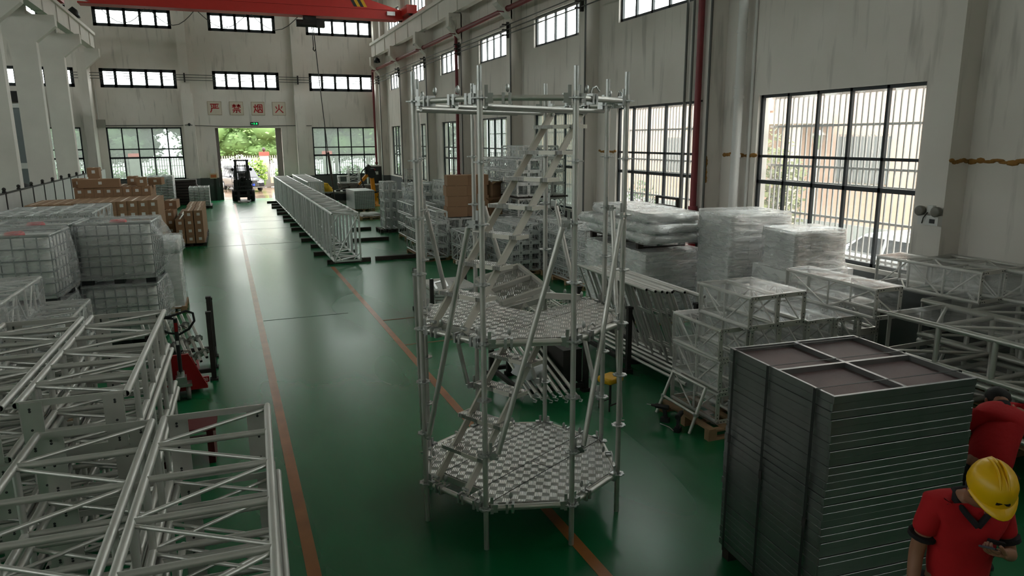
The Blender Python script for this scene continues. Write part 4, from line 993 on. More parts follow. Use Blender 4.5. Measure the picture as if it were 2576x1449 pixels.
def tank(loc, rz, label, cap=True, bulge=None, seed=1):
    t = thing('caged_tank', label, 'tank', loc, rz, 'caged white tanks under plastic bags'); w, d, h = 1.2, 1.0, 1.1
    rbox(w-.05, d-.05, .15, h-.06, .09).build('bottle', hdpe, t)
    m = MB(); g = .0105
    for k in range(6):
        z = .16+(h-.19)*k/5
        for y in (-d/2, d/2): m.tube((-w/2, y, z), (w/2, y, z), g, 6)
        for x in (-w/2, w/2): m.tube((x, -d/2, z), (x, d/2, z), g, 6)
    for i in range(8):
        x = -w/2+w*i/7
        for y in (-d/2, d/2): m.tube((x, y, .12), (x, y, h-.02), g, 6)
    for i in range(1, 6):
        y = -d/2+d*i/6
        for x in (-w/2, w/2): m.tube((x, y, .12), (x, y, h-.02), g, 6)
    m.build('cage', cage_steel, t)
    m = MB()
    for y in (-d/2, d/2): m.tube((-w/2, y, h-.01), (w/2, y, h-.01), .018, 8)
    for x in (-w/2, w/2): m.tube((x, -d/2, h-.01), (x, d/2, h-.01), .018, 8)
    m.build('rim', steel, t)
    m = MB(); m.bx((-w/2, -d/2, .1), (w/2, d/2, .14)); m.build('base_tray', steel, t)
    for x in (-w/2+.09, 0, w/2-.09):
        for y in (-d/2+.09, d/2-.09): MB().bx((x-.08, y-.08, 0), (x+.08, y+.08, .1)).build('foot', black, t)
    if cap: MB().lathe((0, -.05, h-.07), [(.14, 0), (.14, .06), (.12, .085), (.001, .09)], 18).build('filler_cap', mat('cap_scarlet', srgb(205, 30, 42), .4), t)
    if bulge: bag('plastic_bag', film_haze, t, w+.07, d+.07, .12 if cap else .1, h+.03, seed, bulge)
    return t
rz = R(-5)
pull = lambda x, y, z: Vector((max(0, x-.3)*.55*math.sin(max(0, min(1, (z-.15)/.9))*3.1)*(1 if y < .6 else .6), 0, 0))
few = lambda x, y, z: Vector((max(0, x-.45)*.35*math.sin(max(0, min(1, z/1.0))*3.1), 0, 0))
tank((-1.84, 14.55, 0), rz, 'caged white tank at the bottom right, under the one with the bulging bag', False, few, 2)
tank((-1.84, 14.55, 1.11), rz, 'caged white tank on top at the right, its plastic bag bulging to the aisle', True, pull, 3)
tank((-3.13, 14.66, 0), rz, 'caged white tank at the bottom of the rear left stack', False, few, 4)
tank((-3.13, 14.66, 1.11), rz, 'caged white tank on top at the rear left, red cap half hidden', True, few, 5)
tank((-3.13, 13.24, 0), rz, 'caged white tank at the bottom of the front left stack', False, few, 6)
tank((-3.13, 13.24, 1.11), rz, 'caged white tank on top at the front left, cut by the photo edge', True, few, 7)
wrapw = mat('white_wrapped_goods', (.84, .84, .82), .5, var=.05, vs=4, bump=.2, bs=9)
t = thing('wrapped_pallet_stack', 'tall white wrapped stack with foil-like cap right of the caged tanks', 'wrapped goods', (-1.38, 16.85, .14))
m = MB()
for k in range(9): m.box((random.uniform(-.01, .01), 0, .06+.125*k), (.72, .86, .12))
m.build('slab', wrapw, t); bag('stretch_wrap', film_far, t, .76, .9, 0, 1.15, 31); bag('wrapped_top', film_haze, t, .82, .95, 1.14, 1.47, 32, amp=.025); rbox(.76, .9, 1.15, 1.44, .05).build('top_load', wrapw, t)
pallet((-1.38, 16.85, 0), .8, 1.0, 'small pallet under the tall white wrapped stack', m=wood)
# wrapped trusses standing behind the tanks
p0 = None
for i, x in enumerate((-2.76, -3.12, -3.75, -4.13, -4.5)):
    for k in range(4):
        y, dz = (16.7, 0) if i < 2 else (17.6, -.1)
        lb = 'wrapped slim truss behind the tanks, %s, %s column from the aisle' % (ORD[k], NTH[i])
        loc = (x, y, .2+.5*(3-k)+dz)
        if p0 is None: p0 = truss(lb, 2.5, .33, .48, loc, R(-1), 'wrapped slim trusses behind the tanks', .022, .014, .011, 5, 1, alu_far, wrap='tlr', fm=film_haze)
        else: dup(p0, loc, R(-1), lb)
for i, x in enumerate((-2.94, -4.12)): pallet((x, 18.0 if i == 0 else 18.9, 0), .8 if i == 0 else 1.2, 2.4, 'pallet under the wrapped slim trusses, %s' % ('aisle side', 'far side')[i], h=.2 if i == 0 else .1)
# ------------------------------------------------------------------ cartons
CW, CH, CL = .28, .283, 2.08
def carton0(w, d, h, label, loc, rz=0, group=None, name='carton', lab=True):
    t = thing(name, label, 'box', loc, rz, group)
    MB().bx((-w/2, 0, 0), (w/2, d, h)).build('body', card, t)
    x = w*.03
    if lab: MB().bx((x-.05, -.003, h*.38), (x+.05, 0, h*.72)).build('label', paper, t)
    MB().bx((-.025, 0, h), (.025, d, h+.002)).build('tape', mat('packing_tape', srgb(196, 160, 120), .3), t)
    return t
proto = None
def carton(label, loc, rz=0, group=None):
    global proto
    if proto is None: proto = carton0(CW-.006, CL, CH-.004, label, loc, rz, group); return proto
    return dup(proto, loc, rz, label, group)
for i in range(12):
    for k in range(6):
        carton('long brown carton in the wide front row, %s column from left, %s' % (NTH[i], ORD[k]), (-5.2+CW*i+random.uniform(-.004, .004), 23.85+.055*i, .14+CH*(5-k)), R(-1), 'cartons of the wide front row')
for i, x in enumerate((-4.63, -3.5, -2.4)): pallet((x, 25.1+.2*i, 0), 1.1, 2.1, 'pallet under the wide carton row, %s from the left' % NTH[i])
for i in range(8):
    for k in range(7):
        carton('long brown carton in the second row, %s column from the left, %s' % (NTH[i], ORD[k]), (-4.45+CW*i, 26.95-(.02 if k else 0), .14+CH*(6-k)), 0, 'cartons of the second row')
for i, x in enumerate((-4.0, -2.9)): pallet((x, 28.0, 0), 1.1, 2.1, 'pallet under the second carton row, %s' % ('left', 'right')[i])
for j in range(2):
    for i in range(3):
        for k in range(4 if i else 3):
            carton('brown carton in the aisle-side carton stack, %s column, %s, %s row' % (NTH[i], ORD[k], ('front', 'back')[j]), (-1.56+.3*i, 26.85+2.1*j, .12+CH*((3 if i else 2)-k)), R(-1), 'cartons of the aisle-side stack')
    pallet((-1.26, 27.9+2.1*j, 0), 1.0, 2.0, 'pallet under the aisle-side carton stack, %s one' % ('front', 'back')[j], m=darkwood, h=.12)
for k in range(4): carton('brown carton squeezed between the wide row and the aisle-side stack, %s' % ORD[k], (-1.88, 27.25, .12+CH*(3-k)), 0, 'cartons between the two carton stacks')
pallet((-1.88, 28.3, 0), .3, 2.0, 'narrow pallet between the two carton stacks', h=.12)
top = .14+CH*7
carton0(1.2, .5, .27, 'extra long open-flapped carton lying across the second row', (-3.85, 26.9, top), R(2), name='long_carton')
carton0(.32, .6, .29, 'upright carton on the second row, nearest its right end', (-2.62, 27.1, top), R(3), name='small_carton')
t = carton0(.42, .5, .24, 'open empty carton with raised flaps at the right end of the second row', (-2.26, 27.7, top), R(-8), name='open_carton')
carton0(.32, .6, .285, 'carton lying at the left end on top of the second row', (-4.5, 27.2, top), 0, name='small_carton')
carton0(.3, .6, .285, 'carton behind the long carton on the second row', (-3.0, 28.1, top), 0, name='small_carton')
a = carton0(.36, .7, .3, 'lower of two cartons piled at the rear left of the second row', (-4.15, 28.2, top), R(4), name='small_carton'); dup(a, (-4.17, 28.2, top+.302), R(2), 'upper of two cartons piled at the rear left of the second row')
carton0(.4, .9, .285, 'carton askew on top between the second row and the aisle-side stack', (-1.86, 27.9, .12+CH*4), R(-4), name='small_carton')
# stacked ladder frames and decks near the doorway
def deckstack(x0, y0, n, z0, rows, lbl, grp, L=1.8, w=.5):
    p = None
    for c in range(rows):
        for k in range(n):
            lb = '%s, %s, %s column' % (lbl, ORD[k] if k < 10 else NTH[k]+' from the top', ('left', 'right')[c])
            loc = (x0+c*(w+.02), y0+random.uniform(-.02, .02), z0+.085*(n-1-k))
            if p is None:
                p = thing('ladder_deck', lb, 'deck', loc, 0, grp); m = MB()
                for x in (-w/2+.02, w/2-.02): m.bx((x-.02, 0, 0), (x+.02, L, .07))
                m.build('side_rail', alu_far, p); m = MB()
                for j in range(7): m.bx((-w/2+.02, L*j/6-.03 if j else 0, .015), (w/2-.02, L*j/6+.03 if j < 6 else L, .055))
                m.bx((-.03, 0, .02), (.03, L, .05)); m.build('rungs_and_tie_bar', alu_far, p)  # ladder rungs, plus a centre bar put in to join them
            else: dup(p, loc, 0, lb)
deckstack(-1.6, 42.2, 12, .14, 2, 'pale ladder deck in the stack by the doorway', 'ladder decks stacked by the doorway'); pallet((-1.34, 43.1, 0), 1.2, 1.9, 'dark pallet under the ladder decks by the doorway', m=darkwood)
deckstack(-3.55, 42.6, 15, .5, 2, 'pale ladder deck in the taller stack behind the cartons', 'ladder decks stacked behind the cartons', w=.62); pallet((-3.23, 43.5, 0), 1.35, 1.9, 'thick dark pallet under the taller ladder deck stack', m=darkwood, h=.5)
t = thing('dark_board_stack', 'dark boards stacked against the rear wall left of the doorway', 'boards', (-2.5, 45.6, 0))
for k in range(9): MB().box((random.uniform(-.05, .05), 0, .08+.16*k), (2.0, 1.2, .13)).build('board', darkwood, t)
# white site panels on the left
t = thing('white_panel_fence', 'long low white panel fence with dark posts along the left columns', 'fence', (-6.25, 20, 0))
pan = mat('white_site_panel', (.55, .55, .53), .6, var=.1)
y = 14.0
while y < 45:
    MB().bx((-.03, y-20, .05), (.03, y-18.35, 2.08)).build('panel', pan, t)
    m = MB(); m.bx((-.05, y-20-.04, 0), (.05, y-20+.03, 2.15)); m.ball((0, y-20, 2.2), .06, 8); m.build('post', dsteel, t); y += 1.7
MB().bx((-.05, -6, 2.06), (.05, 25, 2.1)).build('top_rail', dsteel, t)
rg = random.Random(5); t = thing('covered_scooter', 'dark covered scooter parked beyond the white panel fence', 'scooter', (-7.6, 33.5, 0))
m = MB()
for k in range(14): m.ball((rg.uniform(-.4, .4), rg.uniform(-.9, .9), rg.uniform(.5, 2.0)), (rg.uniform(.2, .35), rg.uniform(.3, .5), rg.uniform(.2, .35)), 8)
m.build('cover', mat('dark_tarpaulin', srgb(58, 60, 64), .5, bump=.6, bs=6), t)
for y in (-.6, .6): MB().lathe((0, y, .3), [(.12, -.06), (.3, -.05), (.3, .05), (.12, .06)], 14, ax='X').build('wheel', rubber, t)
# ------------------------------------------------------------------ pallet truck, loose standards, red bench
t = thing('pallet_truck', 'red hand pallet truck with black handle beside the bare truss stacks', 'pallet truck', (-.8, 10.62, 0), R(4))
for s in (-.075, .075):
    w = MB(); w.lathe((s, 0, .1), [(.03, -.028), (.1, -.03), (.1, .03), (.03, .028)], 18, ax='X'); w = w.build('steer_wheel', mat('grey_wheel_tread', srgb(120, 116, 110), .6), t); MB().lathe((s, 0, .1), [(.001, -.033), (.05, -.033), (.05, .033), (.001, .033)], 12, ax='X').build('hub', dsteel, w)
m = MB(); m.bx((-.13, -.06, .2), (.13, .12, .24)); m.tube((0, .02, .2), (0, .02, .42), .05, 12); m.bx((-.07, -.05, .24), (.07, .1, .34)); m.build('pump_unit', steel, t)
m = MB(); m.prism([(-.34, .1), (.34, .1), (.12, .62), (-.12, .62)], .14, .19, 'Y'); m.hexa([(-.34, .14, .08), (.34, .14, .08), (.34, .42, .08), (-.34, .42, .08), (-.16, .18, .56), (.16, .18, .56), (.22, .36, .2), (-.22, .36, .2)]); m.build('body', safered, t)
for s in (-.19, .19):
    f = MB().bx((s-.08, .4, .06), (s+.08, 1.55, .12)).build('fork', safered, t); MB().lathe((s, 1.4, .05), [(.001, -.05), (.04, -.05), (.04, .05), (.001, .05)], 10, ax='X').build('load_roller', dsteel, f)
m = MB(); m.bx((.2, .36, .1), (.37, .42, .18)); m.build('fork_heel', safered, t); text_obj('marking', 'C300', .06, paper, t, (.285, .355, .14), (R(90), 0, 0))
hd = Vector((-.16, -.12, 0)); b0, b1 = Vector((0, .0, .36)), Vector((.0, -.04, 1.2))
MB().tube(b0, b1, .028, 10).build('drawbar', black, t)
m = MB(); m.path([b1+Vector((-.02, 0, 0)), b1+Vector((-.22, .02, .03)), b1+Vector((-.25, .02, -.1)), b1+Vector((-.1, .02, -.2)), b1+Vector((.03, .02, -.24)), b1+Vector((.16, 0, -.17)), b1+Vector((.24, 0, -.06)), b1+Vector((.23, 0, .05)), b1+Vector((.15, 0, .09)), b1+Vector((-.04, 0, .04)), b1+Vector((-.2, 0, .02))], .017, 8); m.build('handle_loop', rubber, t)
MB().bar(b0+(b1-b0)*.93-Vector((0, .03, 0)), b0+(b1-b0)*.78-Vector((0, .03, 0)), .04, .004, (0, 1, 0)).build('red_sticker', safered, t); MB().bar(b0+(b1-b0)*.62-Vector((0, .031, 0)), b0+(b1-b0)*.55-Vector((0, .031, 0)), .035, .004, (0, 1, 0)).build('white_sticker', paper, t)
MB().path([b1+Vector((.05, 0, -.1)), b1+Vector((.1, -.02, -.12)), b1+Vector((.14, -.02, -.15))], .006, 5).build('lever', black, t)
t = thing('steel_stillage', 'dark steel stillage with tall corner posts holding loose scaffold tubes', 'stillage', (-.75, 12.0, 0))
for x, y, h in ((.35, -.62, 1.05), (.35, .02, 1.15), (-.5, -.62, .8), (-.5, .6, .8), (.35, .66, 1.0)):
    m = MB(); m.bx((x-.035, y-.035, 0), (x+.035, y+.035, h)); m.bx((x-.06, y-.06, 0), (x+.06, y+.06, .03)); m.build('post', dsteel, t); MB().bx((x-.04, y-.04, h), (x+.04, y+.04, h+.03)).build('post_cap', dsteel, t)
for a, b in (((.35, -.62), (.35, .66)), ((-.5, -.62), (-.5, .6)), ((-.5, -.62), (.35, -.62)), ((-.5, .6), (.35, .66))): MB().bar((*a, .16), (*b, .16), .06, .06).build('base_rail', dsteel, t)
rg = random.Random(9)
for i in range(9):
    x = -1.15+.085*i; z = .24+.055*(i % 3)+.06*(i > 4); L = rg.uniform(1.3, 1.75); y0 = 11.3+rg.uniform(-.08, .05)
    s = thing('scaffold_tube', 'loose scaffold tube with ring rosettes in the dark stillage, %s from the left' % NTH[i], 'tube', (x, y0, z), (R(16), 0, R(12)), 'loose scaffold tubes in the stillage by the pallet truck')
    MB().pipe((0, 0, 0), (0, L, 0), .024, .004, 10, 0, 1).build('tube', [alu_bright, black], s)
    for f in (.12, .42, .72)[:3 if i % 2 else 2]:
        o = bpy.data.objects.new('rosette', me_ros); COL.objects.link(o); o.parent = s; o.location = (0, L*f, 0); o.rotation_euler = (R(90), 0, 0)
t = thing('red_bench', 'low red wooden bench half hidden behind the front truss stack', 'bench', (-.62, 8.45, 0), R(-3))
MB().bx((-.32, -.2, .4), (.3, .18, .44)).build('seat', mat('bench_red', srgb(96, 14, 18), .65), t)
for x in (-.28, .2): MB().bx((x, -.17, 0), (x+.07, .15, .4)).build('leg', mat('dark_red_paint', srgb(88, 16, 20), .5), t)
MB().bx((-.26, -.02, .2), (.24, .02, .28)).build('stretcher', MATS['dark_red_paint'], t)
# ------------------------------------------------------------------ truss stacks between the tower and the right wall
def stack(lbl, grp, x0, y0, z0, cols, lays, pw, ph, L, d=1, w='tlr', m=None, n=4, rz=0.0, skip=(), fm=None, r=.018, knee=False, outer=True, jit=.02):
    protos = {}
    for k in range(lays):
        for c in range(cols):
            if (c, k) in skip: continue
            ww = ''.join(f for f in w if (f == 't' and (k == lays-1 or (c, k+1) in skip)) or (f == 'l' and c == 0) or (f == 'r' and c == cols-1)) if outer else w
            lb = lbl + (', %s layer' % (('bottom', 'second', 'third', 'fourth', 'fifth', 'sixth')[k] if k < lays-1 else 'top')) + (', %s from left' % NTH[c] if cols > 1 else '')
            loc = (x0+pw*c, y0+random.uniform(-jit, jit), z0+ph*k)
            if ww not in protos: protos[ww] = truss(lb, L, pw-.045, ph-.012, loc, rz, grp, r, .011, .009, n, d, m or alu_far, wrap=ww, fm=fm or film_far, knee=knee)
            else: dup(protos[ww], loc, rz, lb)
def pal(x, y, w, d, lb, h=.12, m=None): return pallet((x, y, 0), w, d, lb, h=h, m=m or wood)
stack('wrapped slim truss in the stack right behind the tower stairs', 'wrapped trusses behind the tower stairs', 7.03, 17.3, .12, 3, 5, .29, .255, 2.0, fm=film_far, n=6)
pal(7.3, 18.3, .9, 1.9, 'pallet under the wrapped stack behind the tower stairs')
stack('wrapped slim truss in the long single-file stack right of the tower', 'wrapped trusses right of the tower', 7.93, 14.77, .12, 1, 5, .31, .272, 4.1, n=10)
pal(7.95, 15.7, .5, 1.6, 'near pallet under the long single-file truss stack'); pal(7.95, 17.9, .5, 1.6, 'far pallet under the long single-file truss stack')
stack('wrapped slim truss against the wall behind the single-file stack', 'wrapped trusses against the wall', 8.42, 15.6, .12, 2, 5, .31, .26, 3.2, n=8); pal(8.6, 17.2, .8, 2.6, 'pallet under the wrapped trusses against the wall')
stack('bare short truss stacked left of the card boxes', 'bare short trusses left of the card boxes', 5.55, 20.37, .12, 2, 4, .36, .35, 2.4, w='', n=5, skip=((0, 3),), r=.02)
pal(5.73, 21.5, .85, 2.0, 'pallet under the bare short trusses left of the card boxes')
stack('bare truss with gussets in front of the card boxes', 'bare trusses with gussets', 6.38, 18.7, .1, 1, 2, .5, .46, 1.5, w='', n=3, knee=True, r=.02); pal(6.38, 19.4, .55, 1.2, 'pallet under the gusseted trusses in front of the card boxes', h=.1)
stack('wrapped truss carrying the card boxes', 'wrapped trusses under the card boxes', 6.36, 20.6, .12, 4, 3, .4, .38, 2.1, w='tl', n=5); pal(6.75, 21.6, 1.2, 1.9, 'pallet under the trusses that carry the card boxes'); pal(7.7, 21.6, .6, 1.9, 'pallet under the trusses that carry the open boxes')
stack('bare deep truss at the bottom below the tall wrapped stack', 'bare trusses below the tall wrapped stack', 8.3, 19.6, .12, 3, 3, .52, .58, 2.6, w='', n=4, knee=True, r=.022)
pal(8.8, 20.9, 1.55, 2.4, 'pallet under the tall wrapped stack by the wall')
t = thing('timber_platform', 'dark wooden platform between the lower and upper trusses of the tall stack', 'platform', (8.85, 20.9, 1.862))
for i in range(9): MB().bx((-.82+.185*i, -1.35, 0), (-.66+.185*i, 1.35, .05)).build('board', darkwood, t)
stack('wrapped truss high up in the tall stack by the wall', 'wrapped trusses high in the tall stack', 8.2, 19.6, 1.92, 4, 3, .39, .365, 3.5, n=9, fm=film_haze)
stack('wrapped truss crowning the tall stack by the wall', 'wrapped trusses crowning the tall stack', 8.45, 19.7, 3.02, 3, 1, .39, .38, 1.8, n=4, fm=film_haze)
stack('wrapped truss in the mid-height stack behind the card boxes', 'wrapped trusses behind the card boxes', 7.55, 24.3, .12, 5, 5, .4, .4, 2.2, n=5); pal(8.3, 25.4, 1.9, 2.0, 'pallet under the stack behind the card boxes')
stack('wrapped truss in the far stack under the wall windows', 'wrapped trusses under the far wall windows', 7.3, 28.6, .12, 5, 4, .42, .42, 2.0, n=4, d=0); pal(8.1, 29.6, 2.0, 1.9, 'pallet under the far stack below the wall windows')
stack('bare truss on the floor left of the far wall stack', 'bare trusses near the lattice mast', 6.2, 24.2, .12, 2, 3, .45, .42, 2.4, w='', n=5, d=0, r=.022); pal(6.42, 25.4, .95, 2.0, 'pallet under the bare trusses left of the far wall stack')
# card boxes on the trusses
bp = None; bz = .12+.38*3+.015
for k in range(4):
    for c in range(2):
        lb = 'brown cardboard box on the wrapped trusses, %s row, %s half' % (ORD[3-k], ('left', 'right')[c]); loc = (6.5+.66*c+(.04 if k % 2 else 0), 20.75, bz+.315*k)
        if bp is None: bp = carton0(.64, .5, .31, lb, loc, R(-6), 'cardboard boxes piled on the trusses', 'cardboard_box', False)
        else: dup(bp, loc, R(-6), lb)
def open_box(loc, rz, w, d, h, label):
    t = thing('open_box', label, 'box', loc, rz); m = MB(); s = .006
    m.bx((-w/2, -d/2, 0), (w/2, d/2, s)); m.bx((-w/2, -d/2, 0), (w/2, -d/2+s, h)); m.bx((-w/2, d/2-s, 0), (w/2, d/2, h)); m.bx((-w/2, -d/2, 0), (-w/2+s, d/2, h)); m.bx((w/2-s, -d/2, 0), (w/2, d/2, h)); m.build('body', card, t)
    for a, b, c, e in (((-w/2, -d/2), (w/2, -d/2), (0, -.16), .1), ((w/2, -d/2), (w/2, d/2), (.15, 0), .06), ((-w/2, d/2), (-w/2, -d/2), (-.12, 0), .12)):
        f = MB(); f.hexa([(*a, h-.004), (*b, h-.004), (b[0]+c[0], b[1]+c[1], h+e-.004), (a[0]+c[0], a[1]+c[1], h+e-.004), (*a, h), (*b, h), (b[0]+c[0], b[1]+c[1], h+e), (a[0]+c[0], a[1]+c[1], h+e)]); f.build('flap', card, t)
    return t
open_box((7.72, 21.0, bz), R(20), .5, .45, .42, 'lower open cardboard box beside the box pile, flaps out'); open_box((7.72, 21.02, bz+.55), R(35), .46, .42, .4, 'upper open cardboard box beside the box pile, flap folded down')
tag(MB().box((7.72, 21.02, bz+.485), (.5, .46, .12)).build('folded_card', card), 'folded cardboard between the two open boxes', 'cardboard')
# wrapped pallets and mattresses by the windows
def wrapped(loc, rz, w, d, h, label, seed, shoulder=None, cols=3):
    t = thing('wrapped_pallet', label, 'wrapped goods', loc, rz, 'stretch-wrapped pallets by the windows')
    rows = max(3, int(h/.16))
    m = MB(); hh = h-.04
    for k in range(rows):
        s = 1.0
        if shoulder and k/rows > shoulder[0]: s = shoulder[1]
        for c in range(cols):
            x0 = -w*s/2+.06+(w*s-.12)*c/cols; m.bx((x0, -d*s/2+.06, .13+(hh-.13)*k/rows), (x0+(w*s-.12)/cols-.006, d*s/2-.06, .13+(hh-.13)*(k+1)/rows-.006))
    m.build('goods', wrapw, t)
    if shoulder:
        f, s = shoulder; sl = lambda x, y, z: Vector((-x*(1-s)*max(0, min(1, (z/h-f+.12)/.2)), -y*(1-s)*max(0, min(1, (z/h-f+.12)/.2)), 0))
        bag('stretch_wrap', film_wrap, t, w, d, .05, h+.01, seed, sl, amp=.022, N=16, rr=.13)
    else: bag('stretch_wrap', film_wrap, t, w, d, .05, h+.01, seed, amp=.022, N=14, rr=.13)
    b = MB(); b.bx((-w/2+.04, -d/2+.04, 0), (w/2-.04, d/2-.04, .02))
    for x in (-w/2+.1, 0, w/2-.1): b.bx((x-.07, -d/2+.04, .02), (x+.07, d/2-.04, .13))
    b.build('pallet_base', wood, t)
    return t
wrapped((7.99, 11.95, 0), R(-2), 1.38, 1.1, 1.45, 'wide stretch-wrapped pallet in front of the wrapped mattresses', 51)
wrapped((7.99, 13.3, 0), R(-2), 1.38, 1.3, 1.45, 'stretch-wrapped pallet carrying the mattresses', 52)
wrapped((8.78, 10.5, 0), R(-9), 1.3, 1.25, 2.28, 'tall stretch-wrapped pallet by the pilaster, left of the shouldered one', 53)
wrapped((8.98, 9.2, 0), R(-6), 1.36, 1.12, 2.1, 'stretch-wrapped pallet with stepped shoulders right below the near window', 54, (.68, .8))
pallet((7.98, 12.9, 1.46), 1.1, 2.0, 'dark pallet lying on the wrapped pallets under the mattresses', m=darkwood)
for k, (dx, rz_, s) in enumerate(((.02, -3, 1.0), (-.05, 2, 1.03), (.04, -6, .97))):
    t = thing('wrapped_mattress', 'plastic-wrapped padded slab %s by the windows' % ('at the bottom of the three', 'in the middle of the three', 'topmost of the three')[k], 'padded slab', (7.93+dx, 12.65, 1.61+.2*k), R(rz_), 'wrapped padded slabs')
    rbox(1.16*s, 2.75*s, .01, .19, .08).build('slab', wrapw, t)
    bag('plastic_wrap', film_wrap, t, 1.2*s, 2.82*s, .0, .2, 60+k, lambda x, y, z: Vector((x*.05*math.sin(z*15), y*.02*math.sin(z*15), 0)), amp=.022, N=5, rr=.16)
t = thing('red_hose_cabinet', 'red hose cabinet low on the pilaster behind the mattresses', 'hose cabinet', (9.2, 12.72, 0)); MB().bx((-.3, -.1, .2), (.1, .2, 1.35)).build('case', safered, t)
# ladder frames leaning in a stillage
t = thing('steel_stillage', 'dark steel stillage holding leaning ladder frames left of the wrapped pile', 'stillage', (6.1, 9.8, 0))
for x, y in ((5.62, 9.2), (5.62, 10.9), (6.72, 9.0), (6.72, 10.9)):
    m = MB(); m.bx((x-.035, y-.035, 0), (x+.035, y+.035, 1.02)); m.bx((x-.06, y-.06, 0), (x+.06, y+.06, .06)); m.build('post', dsteel, t, False); MB().bx((x-.045, y-.045, 1.02), (x+.045, y+.045, 1.06)).build('post_cap', dsteel, t, False)
for a, b in (((5.62, 9.2), (5.62, 10.9)), ((6.72, 9.0), (6.72, 10.9)), ((5.62, 9.2), (6.72, 9.0)), ((5.62, 10.9), (6.72, 10.9))): MB().bar((*a, .17), (*b, .17), .06, .07).build('base_rail', dsteel, t, False)
MB().bar((5.62, 9.2, .55), (5.62, 10.9, .55), .05, .05).build('side_rail', dsteel, t, False)
fp = None
for i in range(11):
    lb = 'leaning tubular ladder in the stillage, %s from the aisle' % NTH[i]
    loc = (6.02+.062*i, 8.55+random.uniform(-.28, .1)-.03*i, .21); rot = (0, R(-21-.25*i+random.uniform(-1, 1)), R(-1))
    if fp is None:
        fp = thing('leaning_ladder', lb, 'ladder', loc, rot, 'leaning ladder frames in the stillage')
        for z in (0, 1.32): MB().pipe((0, 0, z), (0, 2.25, z), .024, .004, 10, 0, 1).build('rail', [alu, black], fp)
        for y in (.06, .47, .9, 1.32, 1.76, 2.19): MB().tube((0, y, .02), (0, y, 1.3), .019, 8).build('rung', alu, fp)
        for z in (.35, .92): MB().bar((0, .06, z), (0, .47, z), .012, .05).build('gusset', alu, fp)
    else: dup(fp, loc, rot, lb)
for i in range(8):
    x = 5.72+.062*i; s = thing('scaffold_tube', 'long aluminium tube low in the stillage, %s from the aisle' % NTH[i], 'tube', (x, 7.95+random.uniform(-.15, .2), .24+.05*(i % 2)), R(1), 'long tubes at the bottom of the stillage')
    MB().pipe((0, 0, 0), (0, 2.95, 0), .024, .004, 10, 0, 1).build('tube', [alu_bright, black], s)
# pipe rack behind the tower
t = thing('steel_stillage', 'dark steel stillage of braces seen between the tower decks', 'stillage', (4.0, 9.3, 0))
for x, y in ((3.62, 9.95), (3.86, 9.82), (4.62, 8.72), (4.66, 9.9)):
    m = MB(); m.bx((x-.035, y-.035, 0), (x+.035, y+.035, .92)); m.bx((x-.06, y-.06, 0), (x+.06, y+.06, .05)); m.build('post', dsteel, t, False)
for a, b in (((3.62, 9.95), (4.66, 9.9)), ((4.62, 8.72), (4.66, 9.9)), ((3.62, 9.95), (3.65, 8.75)), ((3.65, 8.75), (4.62, 8.72))): MB().bar((*a, .1), (*b, .1), .06, .06).build('base_rail', dsteel, t, False)
MB().bx((4.3, 8.8, .14), (4.6, 9.7, .62)).build('side_box', dsteel, t, False)
for i in range(13):
    x = 3.62+.048*i; s = thing('scaffold_brace', 'diagonal scaffold brace with hooked end in the stillage behind the tower, %s from the left' % NTH[i], 'brace', (x, 8.3-.012*i+random.uniform(-.05, .05), .17+.06*(i % 2)), (R(12), 0, R(-3)), 'scaffold braces in the stillage behind the tower')
    MB().tube((0, 0, 0), (0, 1.75, 0), .021, 10).build('tube', alu_bright, s)
    m = MB(); m.path([(0, .0, 0), (0, -.05, .005), (.025, -.085, .005), (.0, -.12, 0), (-.03, -.1, 0)], .011, 6); m.build('hook_head', steel, s)
t = tag(bag('plastic_sack', mat('white_sack', (.6, .6, .62), .5, bump=.5, bs=12), None, .3, .34, 0, .2, 71, amp=.03, N=5), 'crumpled white sack lying on the scaffold braces', 'sack'); t.location = (3.72, 8.75, .36); t.rotation_euler = (R(12), 0, .4)
# decks in a stillage left behind the tower
t = thing('steel_stillage', 'dark steel stillage with stair decks left behind the tower', 'stillage', (4.2, 13.9, 0))
for x, y in ((3.62, 13.35), (4.75, 13.3), (3.62, 14.7), (4.75, 14.7)): m = MB(); m.bx((x-.035, y-.035, 0), (x+.035, y+.035, .9)); m.bx((x-.06, y-.06, 0), (x+.06, y+.06, .05)); m.build('post', dsteel, t, False)
for a, b in (((3.62, 13.35), (4.75, 13.3)), ((3.62, 14.7), (4.75, 14.7)), ((3.62, 13.35), (3.62, 14.7)), ((4.75, 13.3), (4.75, 14.7))): MB().bar((*a, .15), (*b, .15), .06, .06).build('base_rail', dsteel, t, False)
MB().bx((3.6, 13.3, .2), (4.77, 14.72, .24)).build('plank_bed', darkwood, t, False)
for i in range(6):
    t = thing('stair_tread_deck', 'silver chequered deck in the stillage left behind the tower, %s from the top' % NTH[i], 'deck', (4.18+random.uniform(-.04, .04), 14.0, .245+.07*(5-i)), R(random.uniform(-4, 4)), 'chequered decks in the left stillage')
    MB().bx((-.45, -.6, .05), (.45, .6, .06)).build('sheet', chk, t); m = MB()
    for a, b in (((-.45, -.6), (.45, -.6)), ((.45, -.6), (.45, .6)), ((.45, .6), (-.45, .6)), ((-.45, .6), (-.45, -.6))): m.bar((*a, .025), (*b, .025), .04, .05)
    m.build('edge_frame', alu_far, t)
t = thing('ladder_piece', 'short aluminium ladder piece leaning on the left stillage behind the tower', 'ladder', (4.15, 13.25, .05), (R(-38), 0, R(30)))
for x in (-.16, .16): MB().bar((x, 0, 0), (x, 0, 1.0), .03, .06).build('rail', alu_far, t)
